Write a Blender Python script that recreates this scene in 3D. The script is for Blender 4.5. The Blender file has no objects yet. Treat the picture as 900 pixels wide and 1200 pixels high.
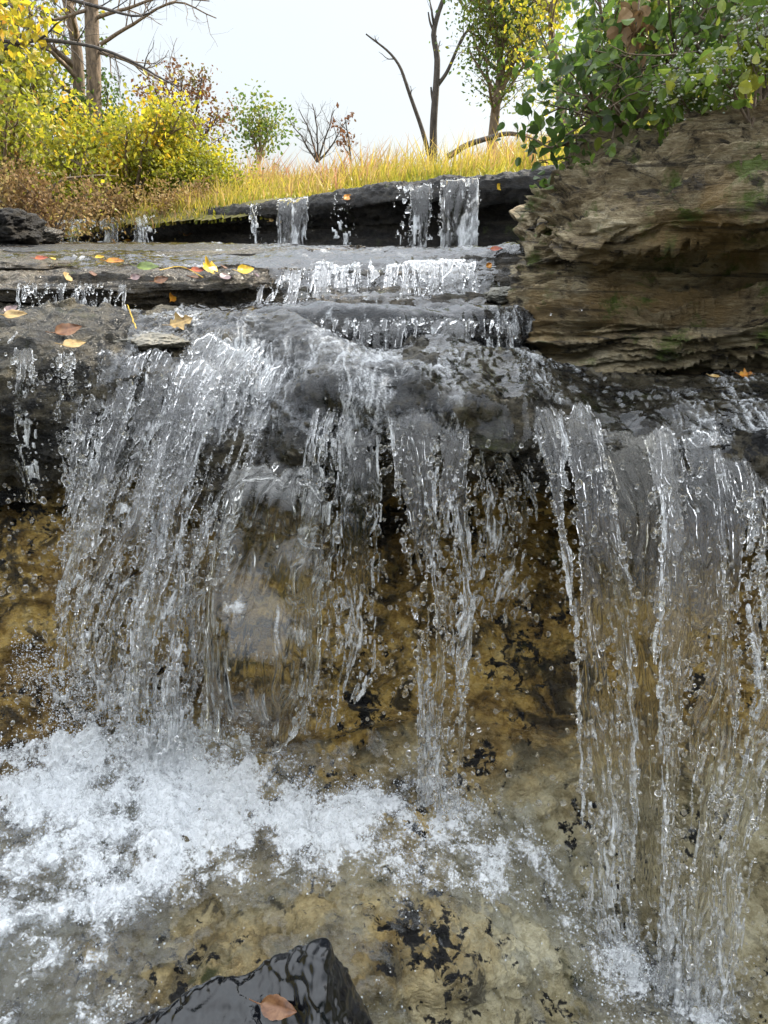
import bpy, bmesh, math, random
import numpy as np
random.seed(7); rng = np.random.default_rng(7)
S = bpy.context.scene; COL = S.collection
CAMZ = 1.5; PITCH = math.radians(21.0); F = 867.0
cp, sp = math.cos(PITCH), math.sin(PITCH)

def P(u, v, Y):
    """world point at forward distance Y that the photograph shows at pixel (u, v)"""
    a = (u-450)/F; b = (600-v)/F
    d = np.array([a, b*sp+cp, b*cp-sp])
    t = Y/d[1]
    return np.array([d[0]*t, Y, CAMZ+d[2]*t])

# ------------------------------------------------------------------ noise
_r = np.random.default_rng(3)
PERM = np.concatenate([_r.permutation(256)]*3).astype(np.int32)
_g = _r.normal(size=(256, 3)); GR = (_g/np.linalg.norm(_g, axis=1)[:, None]).astype(np.float32)
def noise(x, y, z=0.0):
    x, y, z = np.broadcast_arrays(np.asarray(x, np.float32), np.asarray(y, np.float32), np.asarray(z, np.float32))
    xi = np.floor(x); yi = np.floor(y); zi = np.floor(z)
    fx = x-xi; fy = y-yi; fz = z-zi
    xi = xi.astype(np.int32) & 255; yi = yi.astype(np.int32) & 255; zi = zi.astype(np.int32) & 255
    ux = fx*fx*fx*(fx*(fx*6-15)+10); uy = fy*fy*fy*(fy*(fy*6-15)+10); uz = fz*fz*fz*(fz*(fz*6-15)+10)
    out = 0
    for i in (0, 1):
        A = PERM[xi+i]; wx = ux if i else 1-ux
        for j in (0, 1):
            B = PERM[(A+yi+j)]; wy = uy if j else 1-uy
            for k in (0, 1):
                g = GR[PERM[B+zi+k]]; wz = uz if k else 1-uz
                out = out + wx*wy*wz*(g[..., 0]*(fx-i)+g[..., 1]*(fy-j)+g[..., 2]*(fz-k))
    return out*1.6
def fbm(x, y, z=0.0, o=4, g=.5):
    s = 0; a = 1.0; f = 1.0
    for i in range(o):
        s = s+a*noise(x*f+i*17.3, y*f+i*5.1, z*f+i*9.7); a *= g; f *= 2.03
    return s
def ridge(x, y, z=0.0, o=3, g=.5):
    s = 0; a = 1.0; f = 1.0
    for i in range(o):
        s = s+a*(1-np.abs(noise(x*f+i*7.7, y*f+i*3.1, z*f+i*4.9))*2); a *= g; f *= 2.03
    return s
def sm(a, b, x):
    t = np.clip((x-a)/(b-a), 0, 1); return t*t*(3-2*t)

# ------------------------------------------------------------------ object helpers
def mk(name, V, Fc, mat=None, parent=None, smooth=True, attrs=None):
    V = np.asarray(V, np.float32); Fc = np.asarray(Fc, np.int32); n, k = Fc.shape
    me = bpy.data.meshes.new(name)
    me.vertices.add(len(V)); me.vertices.foreach_set('co', V.ravel())
    me.loops.add(n*k); me.loops.foreach_set('vertex_index', Fc.ravel())
    me.polygons.add(n); me.polygons.foreach_set('loop_start', np.arange(0, n*k, k, dtype=np.int32))
    me.polygons.foreach_set('loop_total', np.full(n, k, np.int32))
    me.polygons.foreach_set('use_smooth', np.full(n, smooth))
    for an, av in (attrs or {}).items():
        at = me.attributes.new(an, 'FLOAT', 'POINT'); at.data.foreach_set('value', np.asarray(av, np.float32).ravel())
    me.update(calc_edges=True)
    if mat: me.materials.append(mat)
    o = bpy.data.objects.new(name, me); COL.objects.link(o)
    if parent: o.parent = parent
    return o
def tag(o, label=None, cat=None, group=None, kind=None):
    if label: o['label'] = label
    if cat: o['category'] = cat
    if group: o['group'] = group
    if kind: o['kind'] = kind
    return o
def empty(name, loc):
    o = bpy.data.objects.new(name, None); COL.objects.link(o); o.location = loc; o.empty_display_size = .05
    return o
def child(name, V, Fc, mat, root, **k):
    V = np.asarray(V, np.float32)-np.array(root.location, np.float32)
    return mk(name, V, Fc, mat, root, **k)
def gridf(nu, nv, keep=None, off=0, flip=False):
    i = np.arange(nu*nv).reshape(nu, nv)
    q = np.stack([i[:-1, :-1], i[1:, :-1], i[1:, 1:], i[:-1, 1:]], -1)
    if flip: q = q[..., ::-1]
    q = q.reshape(-1, 4) if keep is None else q[keep]
    return q+off
def compact(V, Fc, attrs=None):
    us = np.unique(Fc); mp = np.zeros(len(V), np.int32); mp[us] = np.arange(len(us))
    return V[us], mp[Fc], {k: v.ravel()[us] for k, v in (attrs or {}).items()}
def normals(G):
    a = np.gradient(G, axis=0); b = np.gradient(G, axis=1)
    n = np.cross(a, b); n /= np.linalg.norm(n, axis=-1)[..., None]+1e-9
    return n

def cr(Y, t, n):
    """Catmull-Rom resample along axis 0 of Y with knots t, n samples (monotone knots)"""
    Y = np.asarray(Y, float); t = np.asarray(t, float)
    m = np.gradient(Y, t, axis=0)*.9
    if np.isscalar(n): q = np.linspace(t[0], t[-1], n)
    else: q = n
    k = np.clip(np.searchsorted(t, q, side='right')-1, 0, len(t)-2)
    h = (t[k+1]-t[k]); s = (q-t[k])/h
    sh = (-1,)+(1,)*(Y.ndim-1); s = s.reshape(sh); h = h.reshape(sh)
    return (2*s**3-3*s**2+1)*Y[k]+(s**3-2*s**2+s)*h*m[k]+(-2*s**3+3*s**2)*Y[k+1]+(s**3-s**2)*h*m[k+1]
def loft(lines, step, ref=1.3):
    """lines: list (along s) of lists (along t) of world points -> smooth grid [nt, ns, 3]"""
    L = np.array(lines, float)                       # K x M x 3
    dt = np.median(np.linalg.norm(np.diff(L, axis=1), axis=2), 0); t = np.concatenate([[0], np.cumsum(np.maximum(dt, .02))])
    ds = np.linalg.norm(np.diff(L, axis=0), axis=2).mean(1)
    md = (L[1:]+L[:-1])/2; dc = np.linalg.norm(md-np.array([0, 0, CAMZ]), axis=2).min(1); dc = np.where(md[..., 1].mean(1) < .35, 6, dc)
    ds = ds*np.clip(ref/dc, .12, 1.0)
    s = np.concatenate([[0], np.cumsum(np.maximum(ds, .012))])
    nt = int(t[-1]/step); ns = int(s[-1]/step)
    A = cr(np.swapaxes(L, 0, 1), t, nt)              # nt x K x 3
    B = cr(np.swapaxes(A, 0, 1), s, ns)              # ns x nt x 3
    return np.swapaxes(B, 0, 1), t[-1], s/s[-1]
def PL(pts): return [P(*p) for p in pts]

# ------------------------------------------------------------------ materials
def mat(name):
    m = bpy.data.materials.new(name); m.use_nodes = True; nt = m.node_tree; nt.nodes.clear()
    return m, nt
def N(nt, t, **kw):
    n = nt.nodes.new(t)
    for k, v in kw.items():
        if k.startswith('_'): setattr(n, k[1:], v)
        else:
            key = int(k[1:]) if k[0] == 'i' and k[1:].isdigit() else k.replace('__', ' ')
            s = n.inputs[key]
            if hasattr(v, 'is_output'): nt.links.new(v, s)
            else: s.default_value = v
    return n
def ramp(nt, fac, stops, interp='LINEAR'):
    n = nt.nodes.new('ShaderNodeValToRGB'); nt.links.new(fac, n.inputs[0]); e = n.color_ramp.elements
    n.color_ramp.interpolation = interp
    while len(e) < len(stops): e.new(.5)
    for q, (p, c) in zip(e, stops):
        q.position = p; q.color = (*c, 1) if not np.isscalar(c) else (c, c, c, 1)
    return n.outputs[0]
def mixc(nt, f, a, b, bt='MIX'):
    n = nt.nodes.new('ShaderNodeMix'); n.data_type = 'RGBA'; n.blend_type = bt
    for s, v in ((n.inputs[0], f), (n.inputs[6], a), (n.inputs[7], b)):
        if hasattr(v, 'is_output'): nt.links.new(v, s)
        elif s is n.inputs[0]: s.default_value = v
        else: s.default_value = (*v, 1)
    return n.outputs[2]
def tex(nt, vec, scale, detail=6, rough=.6, dist=0, sc=(1, 1, 1)):
    mp = N(nt, 'ShaderNodeMapping', Vector=vec); mp.inputs['Scale'].default_value = sc
    n = N(nt, 'ShaderNodeTexNoise', Vector=mp.outputs[0], Scale=scale, Detail=detail, Roughness=rough, Distortion=dist)
    return n.outputs[0]
def geo(nt): return nt.nodes.new('ShaderNodeNewGeometry').outputs['Position']
def out(nt, sh, disp=None):
    o = nt.nodes.new('ShaderNodeOutputMaterial'); nt.links.new(sh, o.inputs[0])

def rock_mat(name, cols, dark, darkp=(.52, .6), scale=5, moss=None, mossp=(.6, .66), rough=(.25, .6), strata=3.0, bump=.5, spots=None, stain=None, zones=None, spec=.5, beds=False):
    m, nt = mat(name); g = geo(nt)
    n1 = tex(nt, g, scale, 8, .62, .4, (1, 1, strata)); n2 = tex(nt, g, scale*7, 6, .65, 0, (1, 1, strata))
    mx = N(nt, 'ShaderNodeMath', _operation='MULTIPLY_ADD', i0=n2, i1=.45, i2=N(nt, 'ShaderNodeMath', _operation='MULTIPLY', i0=n1, i1=.62).outputs[0]).outputs[0]
    c = ramp(nt, mx, [(p, q) for p, q in zip(np.linspace(.38, .68, len(cols)), cols)])
    n3 = tex(nt, g, scale*1.7, 9, .7, .8, (1.1, 1, strata*.7))
    n3 = N(nt, 'ShaderNodeMath', _operation='MULTIPLY_ADD', i0=n2, i1=.25, i2=N(nt, 'ShaderNodeMath', _operation='SUBTRACT', i0=n3, i1=.125).outputs[0]).outputs[0]
    c = mixc(nt, ramp(nt, n3, [(darkp[0], 0.0), (darkp[1], .92)]), c, dark)
    if stain:
        n5 = tex(nt, g, 3.2, 6, .6, .5); c = mixc(nt, ramp(nt, n5, [(.52, 0.0), (.64, .85)]), c, stain)
    if beds:
        nb_ = tex(nt, g, 1.6, 9, .72, .25, (1, 1, 26)); c = mixc(nt, ramp(nt, nb_, [(.36, .85), (.47, 0.0), (.56, 0.0), (.66, .35)]), c, (.035, .026, .016))
    if zones:                                         # algae-dark lip above, scoured pale limestone foot below
        z = N(nt, 'ShaderNodeSeparateXYZ', i0=g).outputs[2]
        wz = N(nt, 'ShaderNodeMath', _operation='MULTIPLY_ADD', i0=tex(nt, g, 5, 6, .65), i1=.3, i2=z).outputs[0]
        lipc = ramp(nt, mx, [(.42, (.010, .010, .010)), (.5, (.036, .032, .024)), (.62, (.11, .092, .055))])
        c = mixc(nt, ramp(nt, wz, [(0.0, 0.0), (1.0, 0.0)]), c, lipc) if False else c
        f1 = N(nt, 'ShaderNodeMapRange', Value=wz, i1=1.02, i2=1.13).outputs[0]; c = mixc(nt, f1, c, lipc)
        ftc = ramp(nt, mx, [(.38, (.10, .085, .05)), (.47, (.31, .265, .15)), (.55, (.48, .425, .27)), (.66, (.62, .57, .40))])
        f2 = N(nt, 'ShaderNodeMapRange', Value=wz, i1=.66, i2=.50).outputs[0]; c = mixc(nt, f2, c, ftc)
        nd = tex(nt, g, 9, 8, .7, .6); c = mixc(nt, N(nt, 'ShaderNodeMath', _operation='MULTIPLY', i0=ramp(nt, N(nt, 'ShaderNodeMath', _operation='MULTIPLY_ADD', i0=n2, i1=.22, i2=nd).outputs[0], [(.70, 0.0), (.735, 1.0)]), i1=.8).outputs[0], c, (.014, .013, .012))
    if spots:
        n6 = tex(nt, g, 34, 6, .65, .3); n7 = tex(nt, g, 5, 3, .5)
        q = N(nt, 'ShaderNodeMath', _operation='MULTIPLY_ADD', i0=n7, i1=.45, i2=N(nt, 'ShaderNodeMath', _operation='MULTIPLY', i0=n6, i1=.7).outputs[0]).outputs[0]
        c = mixc(nt, ramp(nt, q, [(.65, 0.0), (.665, 1.0)]), c, spots)
    if moss:
        n4 = tex(nt, g, 6.5, 8, .7, .2); c = mixc(nt, ramp(nt, n4, [(mossp[0], 0.0), (mossp[1], 1.0)]), c, moss)
    fine = tex(nt, g, 160, 5, .7); med = tex(nt, g, 38, 8, .7, .3, (1, 1, strata*1.3))
    h = N(nt, 'ShaderNodeMath', _operation='MULTIPLY_ADD', i0=med, i1=2.2, i2=fine).outputs[0]
    b = N(nt, 'ShaderNodeBump', Strength=min(bump, 1.0), Distance=.006*max(bump, 1.0), Height=h)
    r = ramp(nt, n2, [(.35, rough[0]), (.7, rough[1])])
    c2 = mixc(nt, ramp(nt, fine, [(.3, .22), (.6, 0.0)]), c, (.01, .01, .008))
    pr = N(nt, 'ShaderNodeBsdfPrincipled', Base__Color=c2, Roughness=r, Normal=b.outputs[0])
    pr.inputs['Specular IOR Level'].default_value = spec
    out(nt, pr.outputs[0]); return m

M = {}
M['wall'] = rock_mat('wet_ochre_rock', [(.035, .022, .009), (.22, .135, .038), (.52, .35, .10), (.70, .53, .22)], (.014, .012, .009), (.5, .6), 4.5, strata=1.6, zones=True, rough=(.12, .5), moss=(.05, .055, .015), mossp=(.6, .68), spots=(.008, .008, .009), bump=2.2)
M['outcrop'] = rock_mat('dry_layered_rock', [(.08, .057, .032), (.29, .215, .11), (.50, .405, .24), (.68, .59, .41)], (.022, .016, .011), (.52, .6), 5, moss=(.12, .17, .02), mossp=(.54, .63), rough=(.6, .9), strata=3.5, bump=3.0, stain=(.34, .22, .08), beds=True)
M['far'] = rock_mat('far_dark_rock', [(.008, .008, .009), (.022, .019, .017), (.05, .042, .03)], (.007, .007, .008), (.5, .6), 5, moss=(.05, .06, .02), mossp=(.6, .68), rough=(.4, .8), strata=5, bump=2., spec=.3)
M['dark'] = rock_mat('dark_wet_rock', [(.012, .012, .013), (.035, .031, .028), (.07, .06, .045)], (.008, .009, .012), (.5, .6), 7, moss=(.05, .06, .02), mossp=(.6, .68), rough=(.08, .4), strata=4, bump=.8)
M['slab'] = rock_mat('grey_brown_slab', [(.014, .012, .009), (.05, .040, .027), (.15, .12, .08)], (.016, .014, .012), (.52, .62), 6, moss=(.07, .08, .03), mossp=(.6, .68), rough=(.08, .45), strata=2, bump=1.4)
M['black'] = rock_mat('black_wet_rock', [(.002, .0025, .003), (.004, .005, .007), (.008, .009, .012)], (.002, .002, .003), (.5, .6), 9, rough=(.02, .07), strata=1, bump=.04, spec=.5)
M['stone'] = rock_mat('pale_stone', [(.06, .055, .045), (.14, .13, .10), (.22, .2, .16)], (.05, .05, .04), (.55, .65), 12, moss=(.08, .1, .04), rough=(.3, .6), strata=1.5, bump=.5)

def water_mat(name, milk=.05, tint=(1, 1, 1), bump=.15, scale=90, foam=False, sc=(1, 1, .4), rough=0.0):
    m, nt = mat(name); g = geo(nt)
    b = N(nt, 'ShaderNodeBump', Strength=bump, Distance=.004, Height=tex(nt, g, scale, 3, .5, .5, sc))
    gl = N(nt, 'ShaderNodeBsdfGlass', IOR=1.33, Roughness=rough, Color=(*tint, 1), Normal=b.outputs[0])
    bub = tex(nt, g, 330, 3, .6)
    b2 = N(nt, 'ShaderNodeBump', Strength=.9, Distance=.003, Height=bub)
    wf = N(nt, 'ShaderNodeBsdfPrincipled', Base__Color=(.84, .86, .88, 1), Roughness=.18, Normal=b2.outputs[0])
    tr = N(nt, 'ShaderNodeBsdfTranslucent', Color=(.84, .87, .9, 1))
    wm = N(nt, 'ShaderNodeMixShader', i0=.35, i1=wf.outputs[0], i2=tr.outputs[0])
    if foam:
        at = N(nt, 'ShaderNodeAttribute', _attribute_name='foam').outputs['Fac']
        n = tex(nt, g, 120, 6, .75, .3) if foam is True else tex(nt, g, 300, 4, .8, .3, (1, 1, .4))
        if foam is True:
            nb = tex(nt, g, 30, 8, .8, .6); n = N(nt, 'ShaderNodeMath', _operation='MULTIPLY_ADD', i0=nb, i1=1.5, i2=N(nt, 'ShaderNodeMath', _operation='MULTIPLY_ADD', i0=n, i1=1.1, i2=-.80).outputs[0]).outputs[0]
        q = N(nt, 'ShaderNodeMath', _operation='MULTIPLY_ADD', i0=n, i1=1.5, i2=N(nt, 'ShaderNodeMath', _operation='SUBTRACT', i0=at, i1=1.26 if foam is True else 1.27).outputs[0]).outputs[0]
        f = ramp(nt, q, [(.02, milk), (.42 if foam is True else .6, .92 if foam is True else .85)])
    else: f = milk
    mx = N(nt, 'ShaderNodeMixShader', i0=f, i1=gl.outputs[0], i2=wm.outputs[0])
    out(nt, mx.outputs[0]); return m
M['water'] = water_mat('falling_water', .0, bump=.0, foam='thin')
M['film'] = water_mat('flowing_water', .0, (.97, .98, 1), .12, 90, sc=(1, 1, 1), foam='thin')
M['clear'] = water_mat('clear_water', .003, (.97, .96, .93), .05, 30)
M['bowl'] = water_mat('bowl_water', .0, (.97, .97, .96), .04, 30, foam='thin')
M['foam'] = water_mat('foamy_water', .03, (.97, .98, .98), .8, 120, foam=True, sc=(1, 1, 1))
M['drop'] = water_mat('droplets', .01, bump=0.0)
M['spray'] = water_mat('spray', .75, bump=0.0)

def leaf_mat(name, stops, trans=.45, rough=.45, attr='lc'):
    m, nt = mat(name)
    at = N(nt, 'ShaderNodeAttribute', _attribute_name=attr).outputs['Fac']
    c = ramp(nt, at, stops)
    g = geo(nt); c = mixc(nt, ramp(nt, tex(nt, g, 30, 3), [(.35, .3), (.65, 0.0)]), c, (.03, .03, .01))
    pr = N(nt, 'ShaderNodeBsdfPrincipled', Base__Color=c, Roughness=rough)
    tr = N(nt, 'ShaderNodeBsdfTranslucent', Color=c)
    out(nt, N(nt, 'ShaderNodeMixShader', i0=trans, i1=pr.outputs[0], i2=tr.outputs[0]).outputs[0]); return m
def fallen_mat(name, c1, c2, c3):
    m, nt = mat(name); oc = N(nt, 'ShaderNodeTexCoord').outputs['Object']
    n = tex(nt, oc, 45, 6, .7, .4); c = ramp(nt, n, [(.35, c3), (.48, c1), (.62, c2)])
    w = N(nt, 'ShaderNodeAttribute', _attribute_name='vein').outputs['Fac']
    c = mixc(nt, w, c, tuple(min(1, q*1.5+.02) for q in c1))
    b = N(nt, 'ShaderNodeBump', Strength=.5, Distance=.002, Height=n)
    pr = N(nt, 'ShaderNodeBsdfPrincipled', Base__Color=c, Roughness=.35, Normal=b.outputs[0])
    tr = N(nt, 'ShaderNodeBsdfTranslucent', Color=c)
    out(nt, N(nt, 'ShaderNodeMixShader', i0=.25, i1=pr.outputs[0], i2=tr.outputs[0]).outputs[0]); return m
def bark_mat(name, a, b):
    m, nt = mat(name); g = geo(nt); n = tex(nt, g, 30, 6, .7, .3, (1, 1, .3))
    bp = N(nt, 'ShaderNodeBump', Strength=.8, Distance=.02, Height=n)
    pr = N(nt, 'ShaderNodeBsdfPrincipled', Base__Color=ramp(nt, n, [(.35, a), (.65, b)]), Roughness=.85, Normal=bp.outputs[0])
    out(nt, pr.outputs[0]); return m
M['bark'] = bark_mat('brown_bark', (.07, .05, .035), (.26, .19, .13))
M['grey_bark'] = bark_mat('grey_bark', (.035, .03, .028), (.1, .085, .075))
# ------------------------------------------------------------------ rock shapes
def strata(x, y, z, hl, seed, warp=.35, k=2.0):
    """stepped layers: value per bed that changes slowly along the bed"""
    zz = z/hl+warp*fbm(x*2.2, y*2.2, seed*1.7, 3)
    i = np.floor(zz); f = zz-i
    v0 = noise(x*k+i*3.7, y*k, i*1.31+seed); 
    edge = 1-np.abs(2*f-1)**6
    return v0*.9+.35*(edge-.6)
def rock(name, lines, step, m, disp, label, cat='rock', kind=None, ref=1.3):
    G, W, s = loft(lines, step, ref); n = normals(G)
    mid = n[G.shape[0]//2, G.shape[1]//2]
    d = disp(G)
    V = G+n*d[..., None]*ORI
    o = mk(name, V.reshape(-1, 3), gridf(*G.shape[:2]), m)
    tag(o, label, cat, kind=kind); return o, G, n, V
ORI = 1.0

UC = [-330, -150, 0, 100, 200, 300, 350, 400, 450, 500, 600, 650, 700, 800, 900, 1050, 1230]
def line(vals, ys=None):
    """vals: {u: (v, Y)} -> interpolated over UC"""
    k = sorted(vals); v = np.interp(UC, k, [vals[q][0] for q in k]); y = np.interp(UC, k, [vals[q][1] for q in k])
    return [P(a, b, c) for a, b, c in zip(UC, v, y)]
L1 = line({0: (372, 2.15), 200: (372, 2.15), 300: (385, 2.1), 400: (412, 2.0), 500: (412, 2.0), 600: (418, 1.95), 700: (432, 1.93), 800: (438, 1.9), 900: (440, 1.85)})
L0 = [p+np.array([0, .9, -.06]) for p in L1]
L2 = line({0: (402, 1.7), 100: (402, 1.7), 200: (400, 1.72), 300: (400, 1.75), 350: (410, 1.68), 400: (430, 1.55), 450: (440, 1.48), 500: (445, 1.46), 600: (450, 1.5), 650: (470, 1.5), 700: (480, 1.48), 800: (482, 1.42), 900: (500, 1.40)})
L3 = line({0: (435, 1.60), 100: (430, 1.60), 200: (440, 1.6), 300: (450, 1.6), 400: (470, 1.45), 450: (475, 1.41), 500: (480, 1.40), 600: (480, 1.40), 650: (500, 1.42), 700: (512, 1.39), 800: (520, 1.345), 900: (535, 1.33)})
L4 = line({0: (500, 1.54), 100: (510, 1.52), 200: (520, 1.5), 300: (540, 1.48), 350: (540, 1.45), 400: (530, 1.43), 500: (522, 1.39), 600: (532, 1.39), 700: (558, 1.37), 800: (565, 1.34), 900: (575, 1.33)})
L5 = line({0: (600, 1.60), 100: (600, 1.60), 200: (610, 1.58), 300: (615, 1.46), 350: (615, 1.44), 400: (610, 1.56), 500: (600, 1.72), 600: (610, 1.74), 700: (630, 1.70), 800: (640, 1.66), 900: (660, 1.62)})
L6 = line({0: (700, 1.50), 200: (720, 1.50), 300: (710, 1.41), 400: (720, 1.44), 500: (720, 1.53), 600: (730, 1.53), 700: (740, 1.50), 800: (760, 1.41), 900: (780, 1.38)})
L7 = line({0: (800, 1.35), 200: (850, 1.33), 300: (850, 1.29), 400: (860, 1.29), 500: (880, 1.29), 600: (890, 1.28), 700: (900, 1.28), 800: (930, 1.26), 900: (950, 1.27)})
L8 = line({0: (890, 1.24), 200: (920, 1.22), 300: (930, 1.18), 400: (930, 1.18), 500: (960, 1.14), 600: (980, 1.13), 700: (1005, 1.15), 800: (1030, 1.15), 900: (1030, 1.17)})
L9 = line({0: (1130, .84), 200: (1130, .83), 300: (1130, .81), 450: (1130, .82), 600: (1120, .91), 700: (1110, .98), 900: (1100, 1.06)})
L10 = line({0: (1400, .54), 300: (1400, .53), 600: (1400, .60), 900: (1400, .66)})
L11 = [np.array([p[0]*1.3, -.2, p[2]]) for p in L10]
L12 = [np.array([p[0]*1.3, -1.6, p[2]+.1]) for p in L10]
LM = [L0, L1, L2, L3, L4, L5, L6, L7, L8, L9, L10, L11, L12]

def d_wall(G):
    x, y, z = G[..., 0], G[..., 1], G[..., 2]
    face = sm(1.2, 1.32, y)
    top = sm(1.10, 1.2, z)                          # the wet lip
    a = .04*fbm(x*3.2, y*3.2, z*4.5, 3)+.02*fbm(x*9, y*9, z*11, 4)+.010*ridge(x*16, y*16, z*22, 3)-.008
    st = .038*strata(x, y, z, .07, 1.0, .5)+.009*strata(x, y, z, .018, 5.0, .6, 5)
    lump = .018*fbm(x*13, y*13, z*13, 3)
    fine = .005*fbm(x*38, y*38, z*48, 4)
    crack = -.022*np.clip(1-np.abs(noise(x*4+1.5*z, y*4, z*9+3))*9, 0, 1)*sm(.0, .4, noise(x*3, y*3, z*3+8)+.2)
    slab = .02*fbm(x*5, y*5, 3.3, 5)+.006*ridge(x*20, y*20, 1, 3)+.016*np.round(2*fbm(x*4, y*5, 9., 3))/2+.006*fbm(x*26, y*26, 2., 4)
    knob = np.exp(-((x-.12)/.16)**2-((z-1.2)/.09)**2)+.6*np.exp(-((x+.42)/.1)**2-((z-1.15)/.07)**2)
    top = top*(1-.8*np.clip(knob, 0, 1))
    return face*(a*(1-.4*top)+st*(1-.25*top)+crack*(1-top))+(1-face)*slab+lump*top*.6+fine-.006*top
o, GW, NW, VW = rock('rock_wall', LM, .0032, M['wall'], d_wall, 'wet ochre and black bedrock wall that the main falls drop over, with its pale foot', 'rock wall')
if NW[GW.shape[0]//2, GW.shape[1]//3, 1] > 0: pass

# ---- terrace above (dark edge left, cascade in the middle)
B0 = line({0: (284, 8.0), 300: (287, 6.6), 600: (292, 5.4), 900: (294, 5.0)})
B1 = line({0: (289, 4.6), 300: (291, 4.4), 600: (297, 3.8), 900: (297, 3.6)})
B2 = line({0: (303, 3.1), 300: (302, 3.1), 400: (300, 3.2), 600: (300, 3.1), 900: (300, 3.1)})
B3 = line({0: (325, 2.38), 200: (325, 2.38), 300: (322, 2.45), 330: (314, 2.6), 400: (306, 2.8), 500: (303, 2.7), 560: (302, 2.6), 620: (300, 2.5), 900: (300, 2.45)})
B4 = line({0: (336, 2.33), 200: (336, 2.33), 300: (332, 2.40), 330: (326, 2.50), 400: (318, 2.60), 500: (316, 2.54), 560: (316, 2.48), 900: (320, 2.4)})
B5 = line({0: (360, 2.36), 200: (360, 2.36), 300: (350, 2.42), 400: (338, 2.42), 500: (338, 2.38), 560: (338, 2.38), 900: (345, 2.35)})
B6 = line({0: (384, 2.33), 200: (384, 2.33), 300: (372, 2.36), 400: (368, 2.24), 500: (368, 2.22), 900: (372, 2.25)})
def d_ter(G):
    x, y, z = G[..., 0], G[..., 1], G[..., 2]
    f = sm(2.9, 2.5, y)
    return .012*fbm(x*5, y*5, z*9, 5)+f*(.03*strata(x, y, z, .035, 2.)+.012*strata(x, y, z, .012, 4., .5, 5))+.002*fbm(x*50, y*50, z*60, 2) \
        + (1-f)*.016*np.round(1.6*fbm(x*1.8, y*2.6, 5., 3))/1.6
o, GT, NT, VT = rock('rock_terrace', [B0, B1, B2, B3, B4, B5, B6], .0062, M['slab'], d_ter, 'dark layered rock terrace strewn with leaves, below the far ledge', 'rock terrace', ref=2.4)

# ---- middle step
UM = [240, 290, 340, 400, 460, 520, 570, 610, 650]
C0 = [P(u, 352, 2.62) for u in UM]
C1 = [P(u, v, 2.2) for u, v in zip(UM, [378, 366, 362, 362, 362, 362, 362, 364, 380])]
C2 = [P(u, v, y) for u, v, y in zip(UM, [394, 380, 376, 375, 374, 374, 374, 376, 394], [2.05, 2.0, 1.98, 1.96, 1.95, 1.97, 2.0, 2.05, 2.2])]
C3 = [P(u, v, y) for u, v, y in zip(UM, [400, 392, 392, 392, 390, 390, 390, 392, 402], [2.08, 2.0, 1.96, 1.94, 1.93, 1.95, 1.98, 2.04, 2.2])]
C4 = [P(u, v, y) for u, v, y in zip(UM, [408, 410, 416, 418, 418, 418, 418, 418, 418], [2.1, 2.03, 2.0, 1.98, 1.98, 1.99, 2.0, 2.06, 2.2])]
def d_mid(G):
    x, y, z = G[..., 0], G[..., 1], G[..., 2]
    return .014*fbm(x*9, y*9, z*9, 4)+.012*strata(x, y, z, .03, 3.)+.002*fbm(x*60, y*60, z*60, 2)
o, GM, NM, VM = rock('rock_step', [C0, C1, C2, C3, C4], .0045, M['dark'], d_mid, 'low dark rock step in midstream with water sliding over it', 'rock step', ref=2)

# ---- far ledge
UA = [20, 65, 110, 160, 240, 330, 400, 460, 520, 560, 610, 660, 760]
YA = [8.6, 8.2, 7.9, 7.5, 6.9, 6.2, 5.7, 5.35, 5.1, 4.95, 4.75, 4.55, 4.4]
VT_ = [268, 263, 261, 259, 251, 239, 231, 224, 218, 214, 208, 203, 196]
A1 = [P(u, v, y) for u, v, y in zip(UA, VT_, YA)]
A0 = [p+np.array([.3, 2.4, .0]) for p in A1]
A2 = [p+np.array([0, -.05, -.05]) for p in A1]
A3 = [p*1 for p in A1]
for i, p in enumerate(A3):
    b = P(UA[i], [287, 288, 288, 289, 290, 290, 291, 293, 295, 296, 297, 298, 300][i], YA[i]+.05); A3[i] = A2[i]*.5+b*.5+np.array([0, .12, 0])
A4 = [P(u, v, y) for u, v, y in zip(UA, [289, 289, 289, 290, 291, 292, 294, 296, 299, 300, 302, 305, 310], [y+.02 for y in YA])]
A5 = [p+np.array([0, -.05, -.15]) for p in A4]
def d_far(G):
    x, y, z = G[..., 0], G[..., 1], G[..., 2]
    dm = sm(.0, .25, z-np.interp(x, [-4, -2.5, -.8, 0, .6, 1.1], [1.5, 1.63, 1.71, 1.75, 1.78, 1.80])+.2)
    return (1-.45*dm)*(-.02+.015*fbm(x*2.5, y*2.5, z*3, 4)+.05*strata(x, y, z, .11, 7., .3, 1.3)+.02*strata(x, y, z, .035, 9., .4, 3))+.012*fbm(x*20, y*20, z*25, 3)
o, GA, NA, VA = rock('rock_ledge', [A0, [p*.8+q*.2 for p, q in zip(A1, A0)], A1, A2, A3, A4, A5], .014, M['far'], d_far, 'long dark far ledge crossing the creek below the grass, with thin falls', 'rock ledge', ref=6)

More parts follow.
